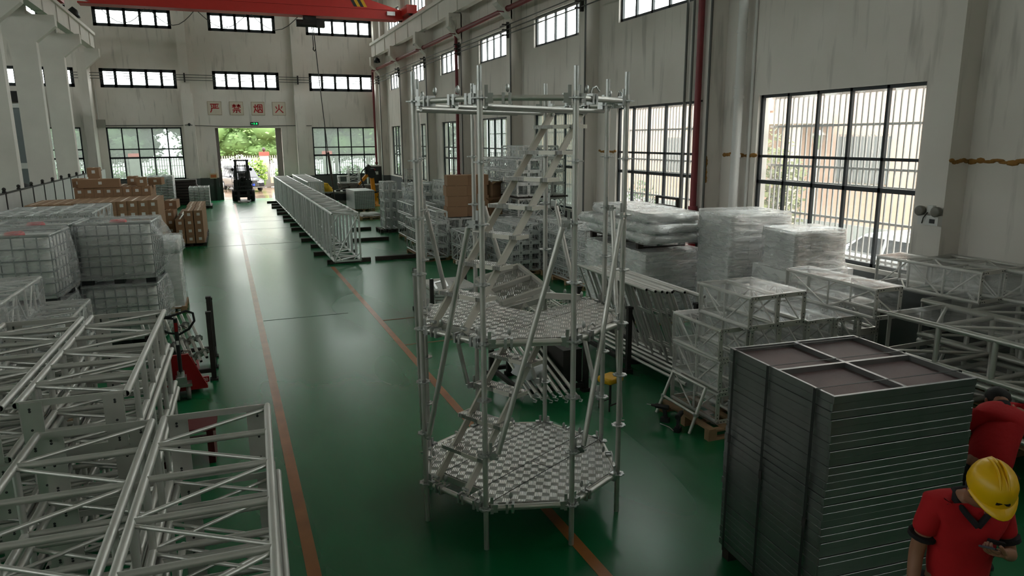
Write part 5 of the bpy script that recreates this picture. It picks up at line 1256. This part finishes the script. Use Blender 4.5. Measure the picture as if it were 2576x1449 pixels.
for z in (.15, .4, .65, .9): MB().bar((-.16, 0, z), (.16, 0, z), .03, .03).build('rung', alu_far, t)
for i in range(3):
    t = truss('slim lattice truss on the floor right of the open hatch, %s from the left' % NTH[i], 3.0, .26, .26, (5.55+.36*i, 11.9+.25*i, .02), R(-6), 'slim lattice trusses on the floor', .016, .008, .008, 9, 1, alu_bright)
# stool, drills, trestle
t = thing('yellow_stool', 'small yellow-seated metal stool by the stillage', 'stool', (4.62, 8.0, 0), R(20))
rbox(.3, .24, .38, .46, .04).build('seat', yellow, t)
for x in (-.12, .12):
    for y in (-.09, .09): MB().tube((x, y, 0), (x*.9, y*.9, .38), .01, 6).build('leg', dsteel, t)
m = MB()
for y in (-.09, .09): m.bar((-.12, y, .08), (.12, y, .08), .012, .012)
m.build('rail', dsteel, t)
def drill(loc, rz, label):
    t = thing('cordless_drill', label, 'drill', loc, rz, 'cordless drills on the floor')
    MB().tube((0, -.09, .2), (0, .08, .2), .032, 10).build('motor_housing', black, t); MB().tube((0, .08, .2), (0, .14, .2), .022, 10, .014).build('chuck', dsteel, t); MB().tube((0, .14, .2), (0, .2, .2), .005, 6).build('bit', steel, t)
    MB().bar((0, -.03, .19), (0, -.06, .05), .032, .045, (0, 1, 0)).build('grip', rubber, t); MB().box((0, -.05, .03), (.07, .11, .06)).build('battery', black, t)
drill((5.0, 7.33, 0), R(40), 'black cordless drill on the floor, the further of two'); drill((5.04, 7.0, 0), R(-50), 'black cordless drill on the floor, the nearer of two')
tag(MB().path([(4.93, 7.25, .01), (4.97, 7.1, .01), (4.95, 6.98, .01)], .006, 5).build('hex_key', steel), 'small steel key on the floor beside the drills', 'hex key')
t = thing('trestle_frame', 'small aluminium trestle frame leaning on the wrapped truss pile', 'trestle', (5.2, 7.2, 0))
a0, a1, b0, b1 = Vector((5.12, 7.62, 0)), Vector((5.28, 7.5, .6)), Vector((5.1, 6.86, 0)), Vector((5.27, 6.8, .6))
for p, q in ((a0, a1), (b0, b1)): MB().tube(p, q, .022, 10).build('leg', alu_bright, t, False)
for f in (.98, .4): MB().tube(a0.lerp(a1, f), b0.lerp(b1, f), .018, 10).build('crossbar', alu_bright, t, False)
for p, q in ((a0, a1), (b0, b1)): c = p.lerp(q, .4); MB().tube(c-Vector((0, 0, .02)), c+Vector((0, 0, .02)), .032, 10).build('collar', steel, t, False)
# ------------------------------------------------------------------ far right corner: robot, tables, pallets
stack('wrapped stubby truss in the pale pyramid stack near the corner', 'wrapped stubby trusses in the pale stack', 5.86, 27.8, .14, 3, 5, .27, .37, .85, n=3, d=0, skip=((2, 4),), outer=False, fm=film_far, r=.016)
pal(5.9, 28.2, .75, 1.0, 'dark pallet under the pale stubby truss stack, left one', .14, darkwood); pal(6.62, 28.2, .5, 1.0, 'dark pallet under the pale stubby truss stack, right one', .14, darkwood)
t = thing('lattice_mast', 'slender vertical lattice mast standing beside the pale stack', 'mast', (6.75, 27.6, 0)); x = .17
for sx, sy in ((-1, -1), (1, -1), (1, 1), (-1, 1)): MB().tube((sx*x, sy*x, 0), (sx*x, sy*x, 2.5), .022, 8).build('chord', steel, t)
for (a, b) in (((-x, -x), (x, -x)), ((x, -x), (x, x)), ((x, x), (-x, x)), ((-x, x), (-x, -x))):
    m = MB()
    for k in range(8):
        z0, z1 = .05+.3*k, .05+.3*(k+1); p, q = (a, b) if k % 2 else (b, a); m.tube((*p, z0), (*q, z1), .01, 5); m.tube((*a, z1), (*b, z1), .008, 5)
    m.build('lacing', steel, t)
pf = None
perf = bpy.data.materials.new('perforated_sheet'); perf.use_nodes = True
def perforated(m):
    n = m.node_tree.nodes; l = m.node_tree.links; p = n['Principled BSDF']; p.inputs['Metallic'].default_value = .5; p.inputs['Roughness'].default_value = .5
    tc = n.new('ShaderNodeTexCoord'); v = n.new('ShaderNodeTexVoronoi'); v.inputs['Scale'].default_value = 11; v.inputs['Randomness'].default_value = 0.0; l.new(tc.outputs['Object'], v.inputs['Vector'])
    r_ = n.new('ShaderNodeValToRGB'); e = r_.color_ramp.elements; r_.color_ramp.interpolation = 'CONSTANT'; e[0].color = (.03, .03, .03, 1); e[1].position = .3; e[1].color = (.55, .56, .55, 1)
    l.new(v.outputs['Distance'], r_.inputs[0]); l.new(r_.outputs[0], p.inputs['Base Color'])
perforated(perf)
for k in range(13):
    lb = 'perforated metal plank in the neat stack in front of the robot, %s from the bottom' % NTH[k]; loc = (6.55, 36.6, .14+.072*k)
    if pf is None:
        pf = thing('perforated_plank', lb, 'plank', loc, R(3), 'perforated planks in the neat stack'); MB().bx((-.5, 0, 0), (.5, 2.0, .06)).build('plank', perf, pf)
        m = MB(); m.bx((-.52, 0, 0), (-.5, 2, .066)); m.bx((.5, 0, 0), (.52, 2, .066)); m.build('edge', alu_far, pf)
    else: dup(pf, loc, R(3), lb)
pal(6.5, 37.6, 1.1, 2.0, 'pallet under the perforated planks', .14)
t = pal(6.1, 33.2, 1.0, 1.2, 'low pallet with crumpled white sheet in the aisle by the pale stack', .14)
o = tag(bag('white_sheet', mat('white_cloth', (.68, .68, .66), .8), None, .8, .8, 0, .12, 81, amp=.05, N=4), 'crumpled white sheet on the low pallet by the pale stack', 'sheet'); o.location = (6.15, 33.2, .145)
t = thing('work_table', 'dark low work table with pale top beside the long truss', 'table', (5.55, 39.2, 0))
MB().bx((-.75, -.6, .86), (.75, .6, .92)).build('table_top', greybox, t); MB().bx((-.35, -.62, .45), (.8, -.5, .8)).build('front_panel', black, t)
for x in (-.65, .65):
    for y in (-.5, .5): MB().bx((x-.05, y-.05, 0), (x+.05, y+.05, .86)).build('leg', dsteel, t)
for i, x in enumerate((.0, .35, .6)): MB().bx((x-.1, -.45, .92), (x+.12, -.3, 1.0)).build('clamp_block', black, t)
o = tag(bag('yellow_cloth', mat('yellow_tarp', srgb(214, 172, 40), .8, bump=.5, bs=8), None, .42, .42, 0, .42, 82, lambda x, y, z: Vector((-.9*x*z-.35*z, 0, -.2*x*z)), amp=.045, N=6), 'bright yellow tarp heaped on the left end of the dark work table', 'tarp'); o.location = (5.1, 39.0, .925)
k_ = 0
for x, y, n_, lb in ((6.7, 42.2, 8, 'tall grey pile before the right rear window'), (5.3, 43.2, 6, 'lower dark pile left of the grey pile'), (8.2, 42.6, 7, 'pile of pallets behind the robot')):
    for j in range(n_): k_ += 1; pallet((x+random.uniform(-.05, .05), y, .145*j), 1.2, 1.0, 'pallet in the %s, %s from the bottom' % (lb, NTH[j]), R(random.uniform(-2, 2)), m=darkwood if 'dark' in lb else mat('grey_pallet_wood', srgb(120, 112, 104), .8, var=.3), group=lb)
truss('small white truss block on the grey pallet pile', .9, .55, .42, (6.4, 41.8, 1.16), 0, None, .02, .015, .012, 2, 1, alu_far)
t = truss('upright pale truss piece standing on the grey pallet pile', .95, .6, .6, (7.0, 42.5, 1.16), (R(90), 0, 0), None, .025, .015, .012, 3, 1, alu_far)
t.location = (7.0, 42.6, 1.165)
t = thing('robot_arm', 'orange industrial robot arm in the far right corner', 'robot', (7.62, 39.6, 0))
MB().lathe((0, 0, 0), [(.35, 0), (.35, .06), (.24, .08), (.22, .5), (.26, .55), (.26, .72)], 16).build('base', orange, t)
MB().bar((0, 0, .62), (-.1, 0, 1.72), .2, .26, (0, 1, 0)).build('upper_arm', orange, t)
m = MB(); m.tube((-.1, -.2, 1.75), (-.1, .2, 1.75), .22, 14); m.bx((-.45, -.15, 1.75), (.05, .15, 2.05)); m.build('elbow', black, t)
m = MB(); m.bar((-.2, -.02, 1.85), (-.62, -.02, 1.42), .16, .2, (0, 1, 0)); m.bar((-.62, -.02, 1.42), (-.82, -.02, 1.2), .1, .12, (0, 1, 0)); m.build('forearm', orange, t)
MB().bar((-.36, -.05, 2.0), (-.18, -.05, 2.22), .22, .3, (0, 1, 0)).build('motor', dsteel, t); MB().tube((-.82, -.02, 1.2), (-.92, -.02, 1.06), .025, 8).build('torch', dsteel, t)
MB().path([(-.4, -.2, 2.15), (-.66, -.22, 1.9), (-.7, -.2, 1.5), (-.55, -.2, 1.0), (-.3, -.25, .3), (0, -.3, .05)], .035, 8).build('hose', rubber, t); MB().tube((.02, -.18, .62), (.02, .18, .62), .2, 14).build('shoulder', black, t)
t = thing('welding_cabinet', 'blue welding cabinet behind the lattice mast', 'cabinet', (8.75, 35.6, 0)); MB().bx((-.4, -.35, .05), (.4, .35, 1.25)).build('case', mat('blue_enamel', srgb(30, 70, 110), .5), t); MB().bx((-.42, -.37, 1.25), (.42, .37, 1.45)).build('head', greybox, t)
o = tag(bag('wrapped_bundle', film_far, None, .7, .6, 0, .5, 83, amp=.04), 'crumpled clear bag on the bare trusses near the lattice mast', 'bag'); o.location = (6.3, 25.2, 1.385)
# ------------------------------------------------------------------ forklift
def forklift():
    t = thing('forklift', 'black forklift facing the camera at the doorway end of the aisle', 'forklift', (.98, 46.0, 0), R(-2))
    fl = mat('forklift_dark', (.014, .014, .015), .5)
    m = MB(); m.bx((-.52, .35, .22), (.52, 2.3, .95)); m.bx((-.55, 1.9, .3), (.55, 2.5, 1.15)); m.build('chassis', fl, t)
    m = MB(); m.bx((-.5, .35, .9), (.5, .6, 1.3)); m.build('dash', fl, t)
    for s in (-1, 1):
        b = MB(); b.bx((s*.3-.05, -.02, .05), (s*.3+.05, .14, 2.5)); b.build('mast_rail', fl, t)
        b = MB(); b.bx((s*.36-.04, .1, .1), (s*.36+.04, .26, 2.4)); b.build('outer_rail', fl, t)
        MB().tube((s*.2, .1, .3), (s*.2, .1, 2.2), .03, 8).build('lift_cylinder', dsteel, t); MB().path([(s*.1, .08, .5), (s*.1, .08, 2.3)], .014, 6).build('lift_chain', dsteel, t)
        MB().bx((s*.26-.06, -1.05, .05), (s*.26+.06, -.02, .09)).build('fork', steel, t); MB().bx((s*.26-.06, -.1, .05), (s*.26+.06, -.04, .7)).build('fork_shank', fl, t)
        w = MB(); w.lathe((s*.52, .4, .36), [(.18, -.13), (.35, -.12), (.36, 0), (.35, .12), (.18, .13)], 20, ax='X'); w = w.build('wheel', rubber, t); MB().lathe((s*.52, .4, .36), [(.001, s*.1), (.18, s*.12), (.19, 0)], 12, ax='X').build('rim', dsteel, w)
        MB().lathe((s*.48, 2.0, .28), [(.12, -.1), (.27, -.09), (.27, .09), (.12, .1)], 18, ax='X').build('wheel', rubber, t)
        MB().tube((s*.46, .5, 1.2), (s*.4, .7, 2.1), .035, 8).build('guard_post', fl, t); MB().tube((s*.42, 2.2, 1.1), (s*.4, 1.9, 2.1), .035, 8).build('guard_post', fl, t)
        MB().ball((s*.52, .45, 1.9), (.09, .06, .1), 10).build('work_lamp', fl, t); MB().path([(s*.48, .3, .6), (s*.58, .3, .9), (s*.6, .32, 1.4)], .012, 5).build('red_hose' if s > 0 else 'hose', safered if s > 0 else dsteel, t)
    m = MB()
    for z, w_ in ((2.4, .42), (1.72, .36), (.85, .36)): m.bx((-w_, -.02, z), (w_, .1, z+.09))
    m.build('mast_crossbar', fl, t)
    m = MB(); m.bx((-.5, -.06, .32), (.5, 0, .42)); m.bx((-.5, -.06, .62), (.5, 0, .72)); m.build('fork_carriage', fl, t)
    m = MB()
    for z in (.85, 1.15): m.bx((-.55, -.05, z), (.55, -.02, z+.04))
    for i in range(7): x = -.5+i/6; m.bx((x-.012, -.05, .7), (x+.012, -.02, 1.18))
    m.build('load_backrest', fl, t)
    m = MB(); m.bx((-.42, .65, 2.08), (.42, 1.95, 2.13))
    m.build('guard_roof', fl, t)
    MB().box((0, 1.3, 1.1), (.5, .5, .14)).build('seat', rubber, t); MB().box((0, 1.55, 1.4), (.48, .12, .5)).build('seat_back', rubber, t)
    MB().lathe((0, .78, 1.42), [(.15, 0), (.17, .01), (.15, .03)], 16).build('steering_wheel', rubber, t); MB().tube((0, .6, 1.1), (0, .78, 1.42), .025, 8).build('steering_column', fl, t)
    MB().ball((.02, .3, 1.32), (.2, .14, .16), 10).build('hose_reel', rubber, t)
forklift()
# ------------------------------------------------------------------ strapped stack of framed panels
PR = R(-5.0); PC = Vector((4.33, 3.92, 0)); PWd, PDp, PH = 1.24, 1.20, .0575
pp = None; NP = 31
for k in range(NP):
    i = NP-1-k      # from the top
    lb = 'aluminium-framed panel in the strapped stack, %s' % ('topmost, its brown ply and cross bars showing' if i == 0 else NTH[i]+' from the top')
    loc = (PC.x+random.uniform(-.006, .006)+(.004*math.sin(k*.35)), PC.y+random.uniform(-.006, .006), .12+PH*k)
    if pp is None:
        pp = thing('framed_panel', lb, 'panel', loc, PR, 'framed panels in the strapped stack'); a, b, h = PWd/2, PDp/2, PH-.0032
        for x0, x1, y0, y1 in ((-a, a, -b, -b+.022), (-a, a, b-.022, b), (-a, -a+.022, -b+.022, b-.022), (a-.022, a, -b+.022, b-.022)):
            o = MB().bx((x0, y0, 0), (x1, y1, h)).build('edge_bar', alu_dark, pp); bv = o.modifiers.new('soft', 'BEVEL'); bv.width = .002; bv.segments = 1
        for c in ((-.014, -b+.022, .014, b-.022), (-a+.022, -.014, -.014, .014), (.014, -.014, a-.022, .014)): MB().bx((c[0], c[1], .012), (c[2], c[3], h-.002)).build('cross_bar', alu_dark, pp)
        MB().bx((-a+.022, -b+.022, .002), (a-.022, b-.022, .012)).build('ply_sheet', plyred, pp)
    else: dup(pp, loc, PR+R(random.uniform(-.12, .12)), lb)
pallet((PC.x, PC.y, 0), 1.2, 1.15, 'dark pallet under the strapped panel stack', PR, darkwood, h=.115)
strapm = mat('black_strap', (.012, .013, .012), .5); topz = .12+PH*NP
for i, f in enumerate((.92, .56, .13)):
    y = -PDp/2+PDp*f; t = thing('packing_strap', 'black packing strap around the panel stack, %s' % ('furthest from the camera', 'middle one', 'nearest the front corner')[i], 'strap', (PC.x, PC.y, 0), PR, 'packing straps around the panel stack'); g = PWd/2+.022
    m = MB(); m.bx((-g-.002, y-.014, .1), (-g, y+.014, topz+.001)); m.bx((g, y-.014, .1), (g+.002, y+.014, topz+.001)); m.bx((-g, y-.006, topz), (g, y+.006, topz+.0025)); m.build('band', strapm, t)
    MB().bx((-g-.006, y-.017, 1.1-.12*i), (-g, y+.017, 1.17-.12*i)).build('seal', dsteel, t)
# ------------------------------------------------------------------ two workers
skin = mat('skin_tan', srgb(150, 104, 80), .55); shirt = mat('red_polo_cloth', srgb(178, 10, 20), .85, var=.08, vs=6, bump=.25, bs=14); trim = mat('dark_collar_cloth', srgb(26, 20, 24), .9); trous = mat('charcoal_trousers', srgb(44, 42, 46), .9); hair = mat('black_hair', (.012, .01, .01), .7); helm = mat('yellow_helmet_shell', srgb(232, 180, 8), .35); shoe = mat('black_shoe', (.015, .015, .016), .6)
def skinned(name, verts, edges, radii, m, parent, root=0, sub=2):
    me = bpy.data.meshes.new(name); me.from_pydata([tuple(v) for v in verts], edges, []); o = bpy.data.objects.new(name, me); COL.objects.link(o)
    o.modifiers.new('skin', 'SKIN'); o.modifiers['skin'].use_smooth_shade = True
    lay = me.skin_vertices[0].data if me.skin_vertices else None
    if lay is None:
        bpy.context.view_layer.objects.active = o; lay = me.skin_vertices.new(name='').data
    for i, r in enumerate(radii):
        lay[i].radius = r if hasattr(r, '__len__') else (r, r); lay[i].use_root = (i == root)
    s = o.modifiers.new('sub', 'SUBSURF'); s.levels = sub; s.render_levels = sub
    bpy.context.view_layer.update()
    me2 = bpy.data.meshes.new_from_object(o.evaluated_get(bpy.context.evaluated_depsgraph_get())); me2.name = name
    bpy.data.objects.remove(o); me2.materials.clear(); me2.materials.append(m)
    for p in me2.polygons: p.use_smooth = True
    n = bpy.data.objects.new(name, me2); COL.objects.link(n); n.parent = parent
    return n
def chain(V, E, RR, start, pts):
    prev = start
    for p, r in pts: V.append(Vector(p)); RR.append(r); E.append((prev, len(V)-1)); prev = len(V)-1
    return prev
def body(t, J, hands):
    """J: joint dict in the worker's own frame (x right of the photo, y away from the camera side he faces is -y)"""
    V = [Vector(J['pelvis'])]; E = []; RR = [(.13, .1)]
    sp = chain(V, E, RR, 0, [(J['waist'], (.125, .095)), (J['chest'], (.15, .105)), (J['neck0'], (.085, .07)), (J['neck'], .052), (J['head0'], .07), (J['head'], (.082, .094)), (J['crown'], (.065, .078))])
    ch = 2
    for s in ('L', 'R'):
        chain(V, E, RR, 3, [(J['sh'+s], .062), (J['ua'+s], .052), (J['el'+s], .043), (J['fa'+s], .038), (J['wr'+s], (.03, .022))])
        w = len(V)-1
        hd = hands[s]; chain(V, E, RR, w, [(hd['palm0'], (.034, .018)), (hd['palm1'], (.04, .016))]); pm = len(V)-1
        for fg in hd['fingers']: chain(V, E, RR, pm, fg)
        chain(V, E, RR, pm-1, hd['thumb'])
        chain(V, E, RR, 0, [(J['hip'+s], .088), (J['kn'+s], .06), (J['sk'+s], .052), (J['an'+s], .038), (J['to'+s], (.04, .03))])
    return skinned('body', V, E, RR, skin, t)
def hand(wr, d, n, curl, side, L=.085):
    """wr wrist, d pointing direction, n palm normal (fingers curl towards n), side = thumb direction"""
    d, n, side = Vector(d).normalized(), Vector(n).normalized(), Vector(side).normalized(); wr = Vector(wr)
    p0 = wr+d*.03; p1 = wr+d*.075; F = []
    for k, (off, ln) in enumerate(((.032, .9), (.011, 1.0), (-.011, .95), (-.03, .78))):
        b = p1+side*off+d*.018; a = 0; pts = [(b, .0095)]; q = b
        for j in range(3):
            a += curl*(.9 if j else .5); dr = d*math.cos(a)+n*math.sin(a); q = q+dr*L*ln*(.42, .32, .26)[j]; pts.append((q, (.009, .0085, .007)[j]))
        F.append(pts)
    th = [(p0+side*.035+d*.01, .012), (p0+side*.055+d*.035+n*.012, .011), (p0+side*.055+d*.06+n*.03*(1+curl*.3), .009)]
    return dict(palm0=p0, palm1=p1, fingers=F, thumb=th)
def face(t, c, fwd, up, s=1.0):
    c, fwd, up = Vector(c), Vector(fwd).normalized(), Vector(up).normalized(); rt = fwd.cross(up)
    m = MB(); m.ball(c+fwd*.1-up*.005, (.016, .02, .026), 8); m.build('nose', skin, t)
    for sx in (-1, 1):
        m = MB(); m.ball(c+fwd*.082+rt*sx*.034+up*.018, .012, 8); m.build('eye', mat('eye_white', (.6, .58, .55), .3), t)
        m = MB(); m.ball(c+rt*sx*.085-up*.0, (.014, .022, .032), 8); m.build('ear', skin, t)
        MB().bar(c+fwd*.092+rt*(sx*.016)+up*.038, c+fwd*.085+rt*(sx*.055)+up*.04, .01, .008, up).build('eyebrow', hair, t)
    MB().bar(c+fwd*.088-rt*.024-up*.052, c+fwd*.088+rt*.024-up*.052, .01, .012, up).build('mouth', mat('lips', srgb(120, 66, 58), .5), t)
def worker_front():
    t = thing('person', 'person in red polo and yellow hard hat looking down at a phone', 'person', (3.91, 2.568, 0), R(-32)); t.scale = (1.05, 1.05, 1.05)
    # own frame: -y towards the camera; +x photo right
    J = dict(pelvis=(0, .02, .93), waist=(0, .02, 1.08), chest=(0, .0, 1.27), neck0=(0, .0, 1.41), neck=(0, -.06, 1.47), head0=(0, -.13, 1.515), head=(0, -.19, 1.565), crown=(0, -.2, 1.655))
    for s, x in (('L', 1), ('R', -1)):
        J['hip'+s] = (x*.1, .02, .86); J['kn'+s] = (x*.11, -.02, .48); J['sk'+s] = (x*.11, .0, .3); J['an'+s] = (x*.11, .03, .09); J['to'+s] = (x*.12, -.13, .04)
    J.update(shR=(-.165, .0, 1.385), uaR=(-.2, .0, 1.25), elR=(-.225, .02, 1.08), faR=(-.245, -.03, .95), wrR=(-.255, -.07, .83))
    J.update(shL=(.165, .0, 1.385), uaL=(.2, .0, 1.26), elL=(.235, -.02, 1.13), faL=(.18, -.14, 1.19), wrL=(.11, -.23, 1.245))
    hands = dict(R=hand(J['wrR'], (-.05, -.15, -1), (.6, .2, 0), .5, (0, -1, -.1)), L=hand(J['wrL'], (-.85, -.4, .25), (-.1, .1, 1), .8, (.2, -.8, .5)))
    body(t, J, hands)
    V = [Vector(J['pelvis'])+Vector((0, 0, -.13)), Vector(J['waist']), Vector(J['chest']), Vector(J['neck0'])+Vector((0, .005, -.01)), Vector(J['neck0']).lerp(Vector(J['neck']), .6)]; E = [(0, 1), (1, 2), (2, 3), (3, 4)]; RR = [(.178, .14), (.172, .135), (.19, .15), (.12, .105), .075]
    for s in ('L', 'R'):
        a, b = Vector(J['sh'+s]), Vector(J['ua'+s]); chain(V, E, RR, 3, [(a, .088), (b, .074), (b+(Vector(J['el'+s])-b)*.3, .07)])
    sh = skinned('polo_shirt', V, E, RR, shirt, t)
    m = MB()
    for s in (-1, 1): m.path([(0, .035, 1.478), (s*.07, .02, 1.474), (s*.09, -.05, 1.45), (s*.055, -.12, 1.405), (0, -.148, 1.345)], .017, 8)
    m.build('collar', trim, sh)
    for s in ('L', 'R'): b = Vector(J['ua'+s]); d = (Vector(J['el'+s])-b); c = b+d*.36; MB().tube(c-d.normalized()*.012, c+d.normalized()*.012, .076, 14).build('sleeve_band', trim, sh)
    MB().bar((.06, -.148, 1.27), (.15, -.132, 1.245), .02, .02, (0, -1, 0)).build('chest_print', trim, sh)
    V = [Vector((0, .02, .97))]; E = []; RR = [(.155, .125)]
    for s in ('L', 'R'): chain(V, E, RR, 0, [(J['hip'+s], .11), (J['kn'+s], .08), (J['sk'+s], .07), (Vector(J['an'+s])+Vector((0, 0, .02)), .06)])
    skinned('trousers', V, E, RR, trous, t)
    for s, x in (('L', 1), ('R', -1)): MB().ball((x*.12, -.06, .045), (.05, .14, .05), 10).build('shoe', shoe, t)
    up = Vector((0, -.5, .866)).normalized(); fw = Vector((0, -.866, -.5)).normalized(); hc = Vector((0, -.19, 1.57))
    face(t, hc, fw, up); MB().ball((0, -.16, 1.585), (.09, .1, .095), 12).build('hair', hair, t)
    c = hc+up*.055; rt = Vector((1, 0, 0)); m = MB(); n = 28; prof = ((1.0, 0), (.99, .035), (.93, .075), (.78, .11), (.52, .135), (.22, .147), (.01, .15))
    vs = []
    for rr, h in prof:
        for i in range(n):
            a = 2*math.pi*i/n; ridge = 1+.0*h
            hh = h+(.012 if abs(math.cos(a)) < .12 and rr < .95 else 0)
            vs.append(c+rt*(.112*rr*math.cos(a))+fw*(.138*rr*math.sin(a))+up*hh)
    m.add(vs, [(j*n+i, j*n+(i+1) % n, (j+1)*n+(i+1) % n, (j+1)*n+i) for j in range(len(prof)-1) for i in range(n)], True)
    he = m.build('hard_hat', helm, t)
    m = MB(); o_, i_ = [], []
    for k in range(15):
        a = R(12+156*k/14); e = math.sin(a); o_.append(c+rt*(.122*math.cos(a))+fw*(.14+.055*e**2)*math.sin(a)-up*.012*e); i_.append(c+rt*.108*math.cos(a)+fw*.132*math.sin(a)+up*.004)
    th = up*.006
    m.add([v for v in i_]+[v for v in o_]+[v+th for v in i_]+[v+th for v in o_], [f for k in range(14) for f in ((k, k+1, 15+k+1, 15+k), (30+k, 45+k, 45+k+1, 30+k+1), (15+k, 15+k+1, 45+k+1, 45+k))], True); m.build('visor', helm, he)
    MB().bar(c+fw*.128+rt*-.03+up*.045, c+fw*.128+rt*.035+up*.04, .016, .012, fw).build('badge', trim, he)
    m = MB()
    for off in (-.02, .02): m.path([c+rt*off+fw*(.138*math.cos(a)*.93)+up*(.02+.137*math.sin(a)) for a in [R(15+15*k) for k in range(11)]], .006, 6)
    m.build('ridge', helm, he)
    w = WM(t) @ Matrix.Scale(1.05, 4); ph = thing('mobile_phone', 'dark mobile phone with blue screen held by the person in the yellow hat', 'phone', w @ Vector((-.005, -.29, 1.305)), (R(-28), R(-6), R(-32-30)))
    MB().box((0, 0, 0), (.075, .15, .009)).build('case', black, ph); MB().box((0, 0, .0052), (.068, .138, .001)).build('screen', mat('phone_screen', (.03, .05, .22), .2, emit=.12), ph)
    return t
worker_front()
def worker_back():
    t = thing('person', 'person in red polo bending down behind the panel stack at the right edge', 'person', (5.62, 3.6, 0), R(-21.8))
    J = dict(pelvis=(0, 0, .92), waist=(.1, .07, 1.04), chest=(.22, .19, 1.2), neck0=(.3, .28, 1.3), neck=(.33, .34, 1.34), head0=(.35, .4, 1.34), head=(.37, .47, 1.33), crown=(.38, .55, 1.33))
    for s, y in (('L', -.1), ('R', .1)):
        J['hip'+s] = (y, 0, .85); J['kn'+s] = (y*1.1, .03, .47); J['sk'+s] = (y*1.1, -.01, .3); J['an'+s] = (y*1.1, -.05, .09); J['to'+s] = (y*1.2, .1, .04)
        J['sh'+s] = (.27+y*1.75, .25, 1.28); J['ua'+s] = (.2+y*2.35, .3, 1.14); J['el'+s] = (.17+y*2.5, .36, .99); J['fa'+s] = (.18+y*2.2, .46, .92); J['wr'+s] = (.2+y*1.8, .56, .86)
    hands = {s: hand(J['wr'+s], (-y, .8, -.6), (-y*2, .2, -.5), .5, (-y*3, .5, .6)) for s, y in (('L', -.1), ('R', .1))}
    body(t, J, hands)
    V = [Vector(J['pelvis'])+Vector((.02, .01, -.07)), Vector(J['waist']), Vector(J['chest']), Vector(J['neck0']), Vector(J['neck0']).lerp(Vector(J['neck']), .6)]; E = [(0, 1), (1, 2), (2, 3), (3, 4)]; RR = [(.17, .14), (.18, .155), (.195, .15), (.125, .115), .08]
    for s in ('L', 'R'): a, b = Vector(J['sh'+s]), Vector(J['ua'+s]); chain(V, E, RR, 3, [(a, .092), (b, .08), (b+(Vector(J['el'+s])-b)*.3, .074)])
    sh = skinned('polo_shirt', V, E, [(.21, .185)]+RR[1:], shirt, t)
    MB().tube((.305, .29, 1.3), (.325, .335, 1.335), .09, 14, .07).build('collar', trim, sh)
    for s in ('L', 'R'): b = Vector(J['ua'+s]); d = Vector(J['el'+s])-b; c = b+d*.34; MB().tube(c-d.normalized()*.012, c+d.normalized()*.012, .077, 14).build('sleeve_band', trim, sh)
    V = [Vector((.03, .02, .97))]; E = []; RR = [(.165, .14)]
    for s in ('L', 'R'): chain(V, E, RR, 0, [(J['hip'+s], .11), (J['kn'+s], .08), (J['sk'+s], .07), (Vector(J['an'+s])+Vector((0, 0, .02)), .06)])
    skinned('trousers', V, E, RR, trous, t)
    for s, y in (('L', -.1), ('R', .1)): MB().ball((y*1.15, .02, .045), (.05, .14, .05), 10).build('shoe', shoe, t)
    face(t, (.37, .47, 1.32), (.1, .45, -.89), (.05, .89, .45)); MB().ball((.37, .46, 1.355), (.095, .115, .09), 12).build('hair', hair, t)
worker_back()
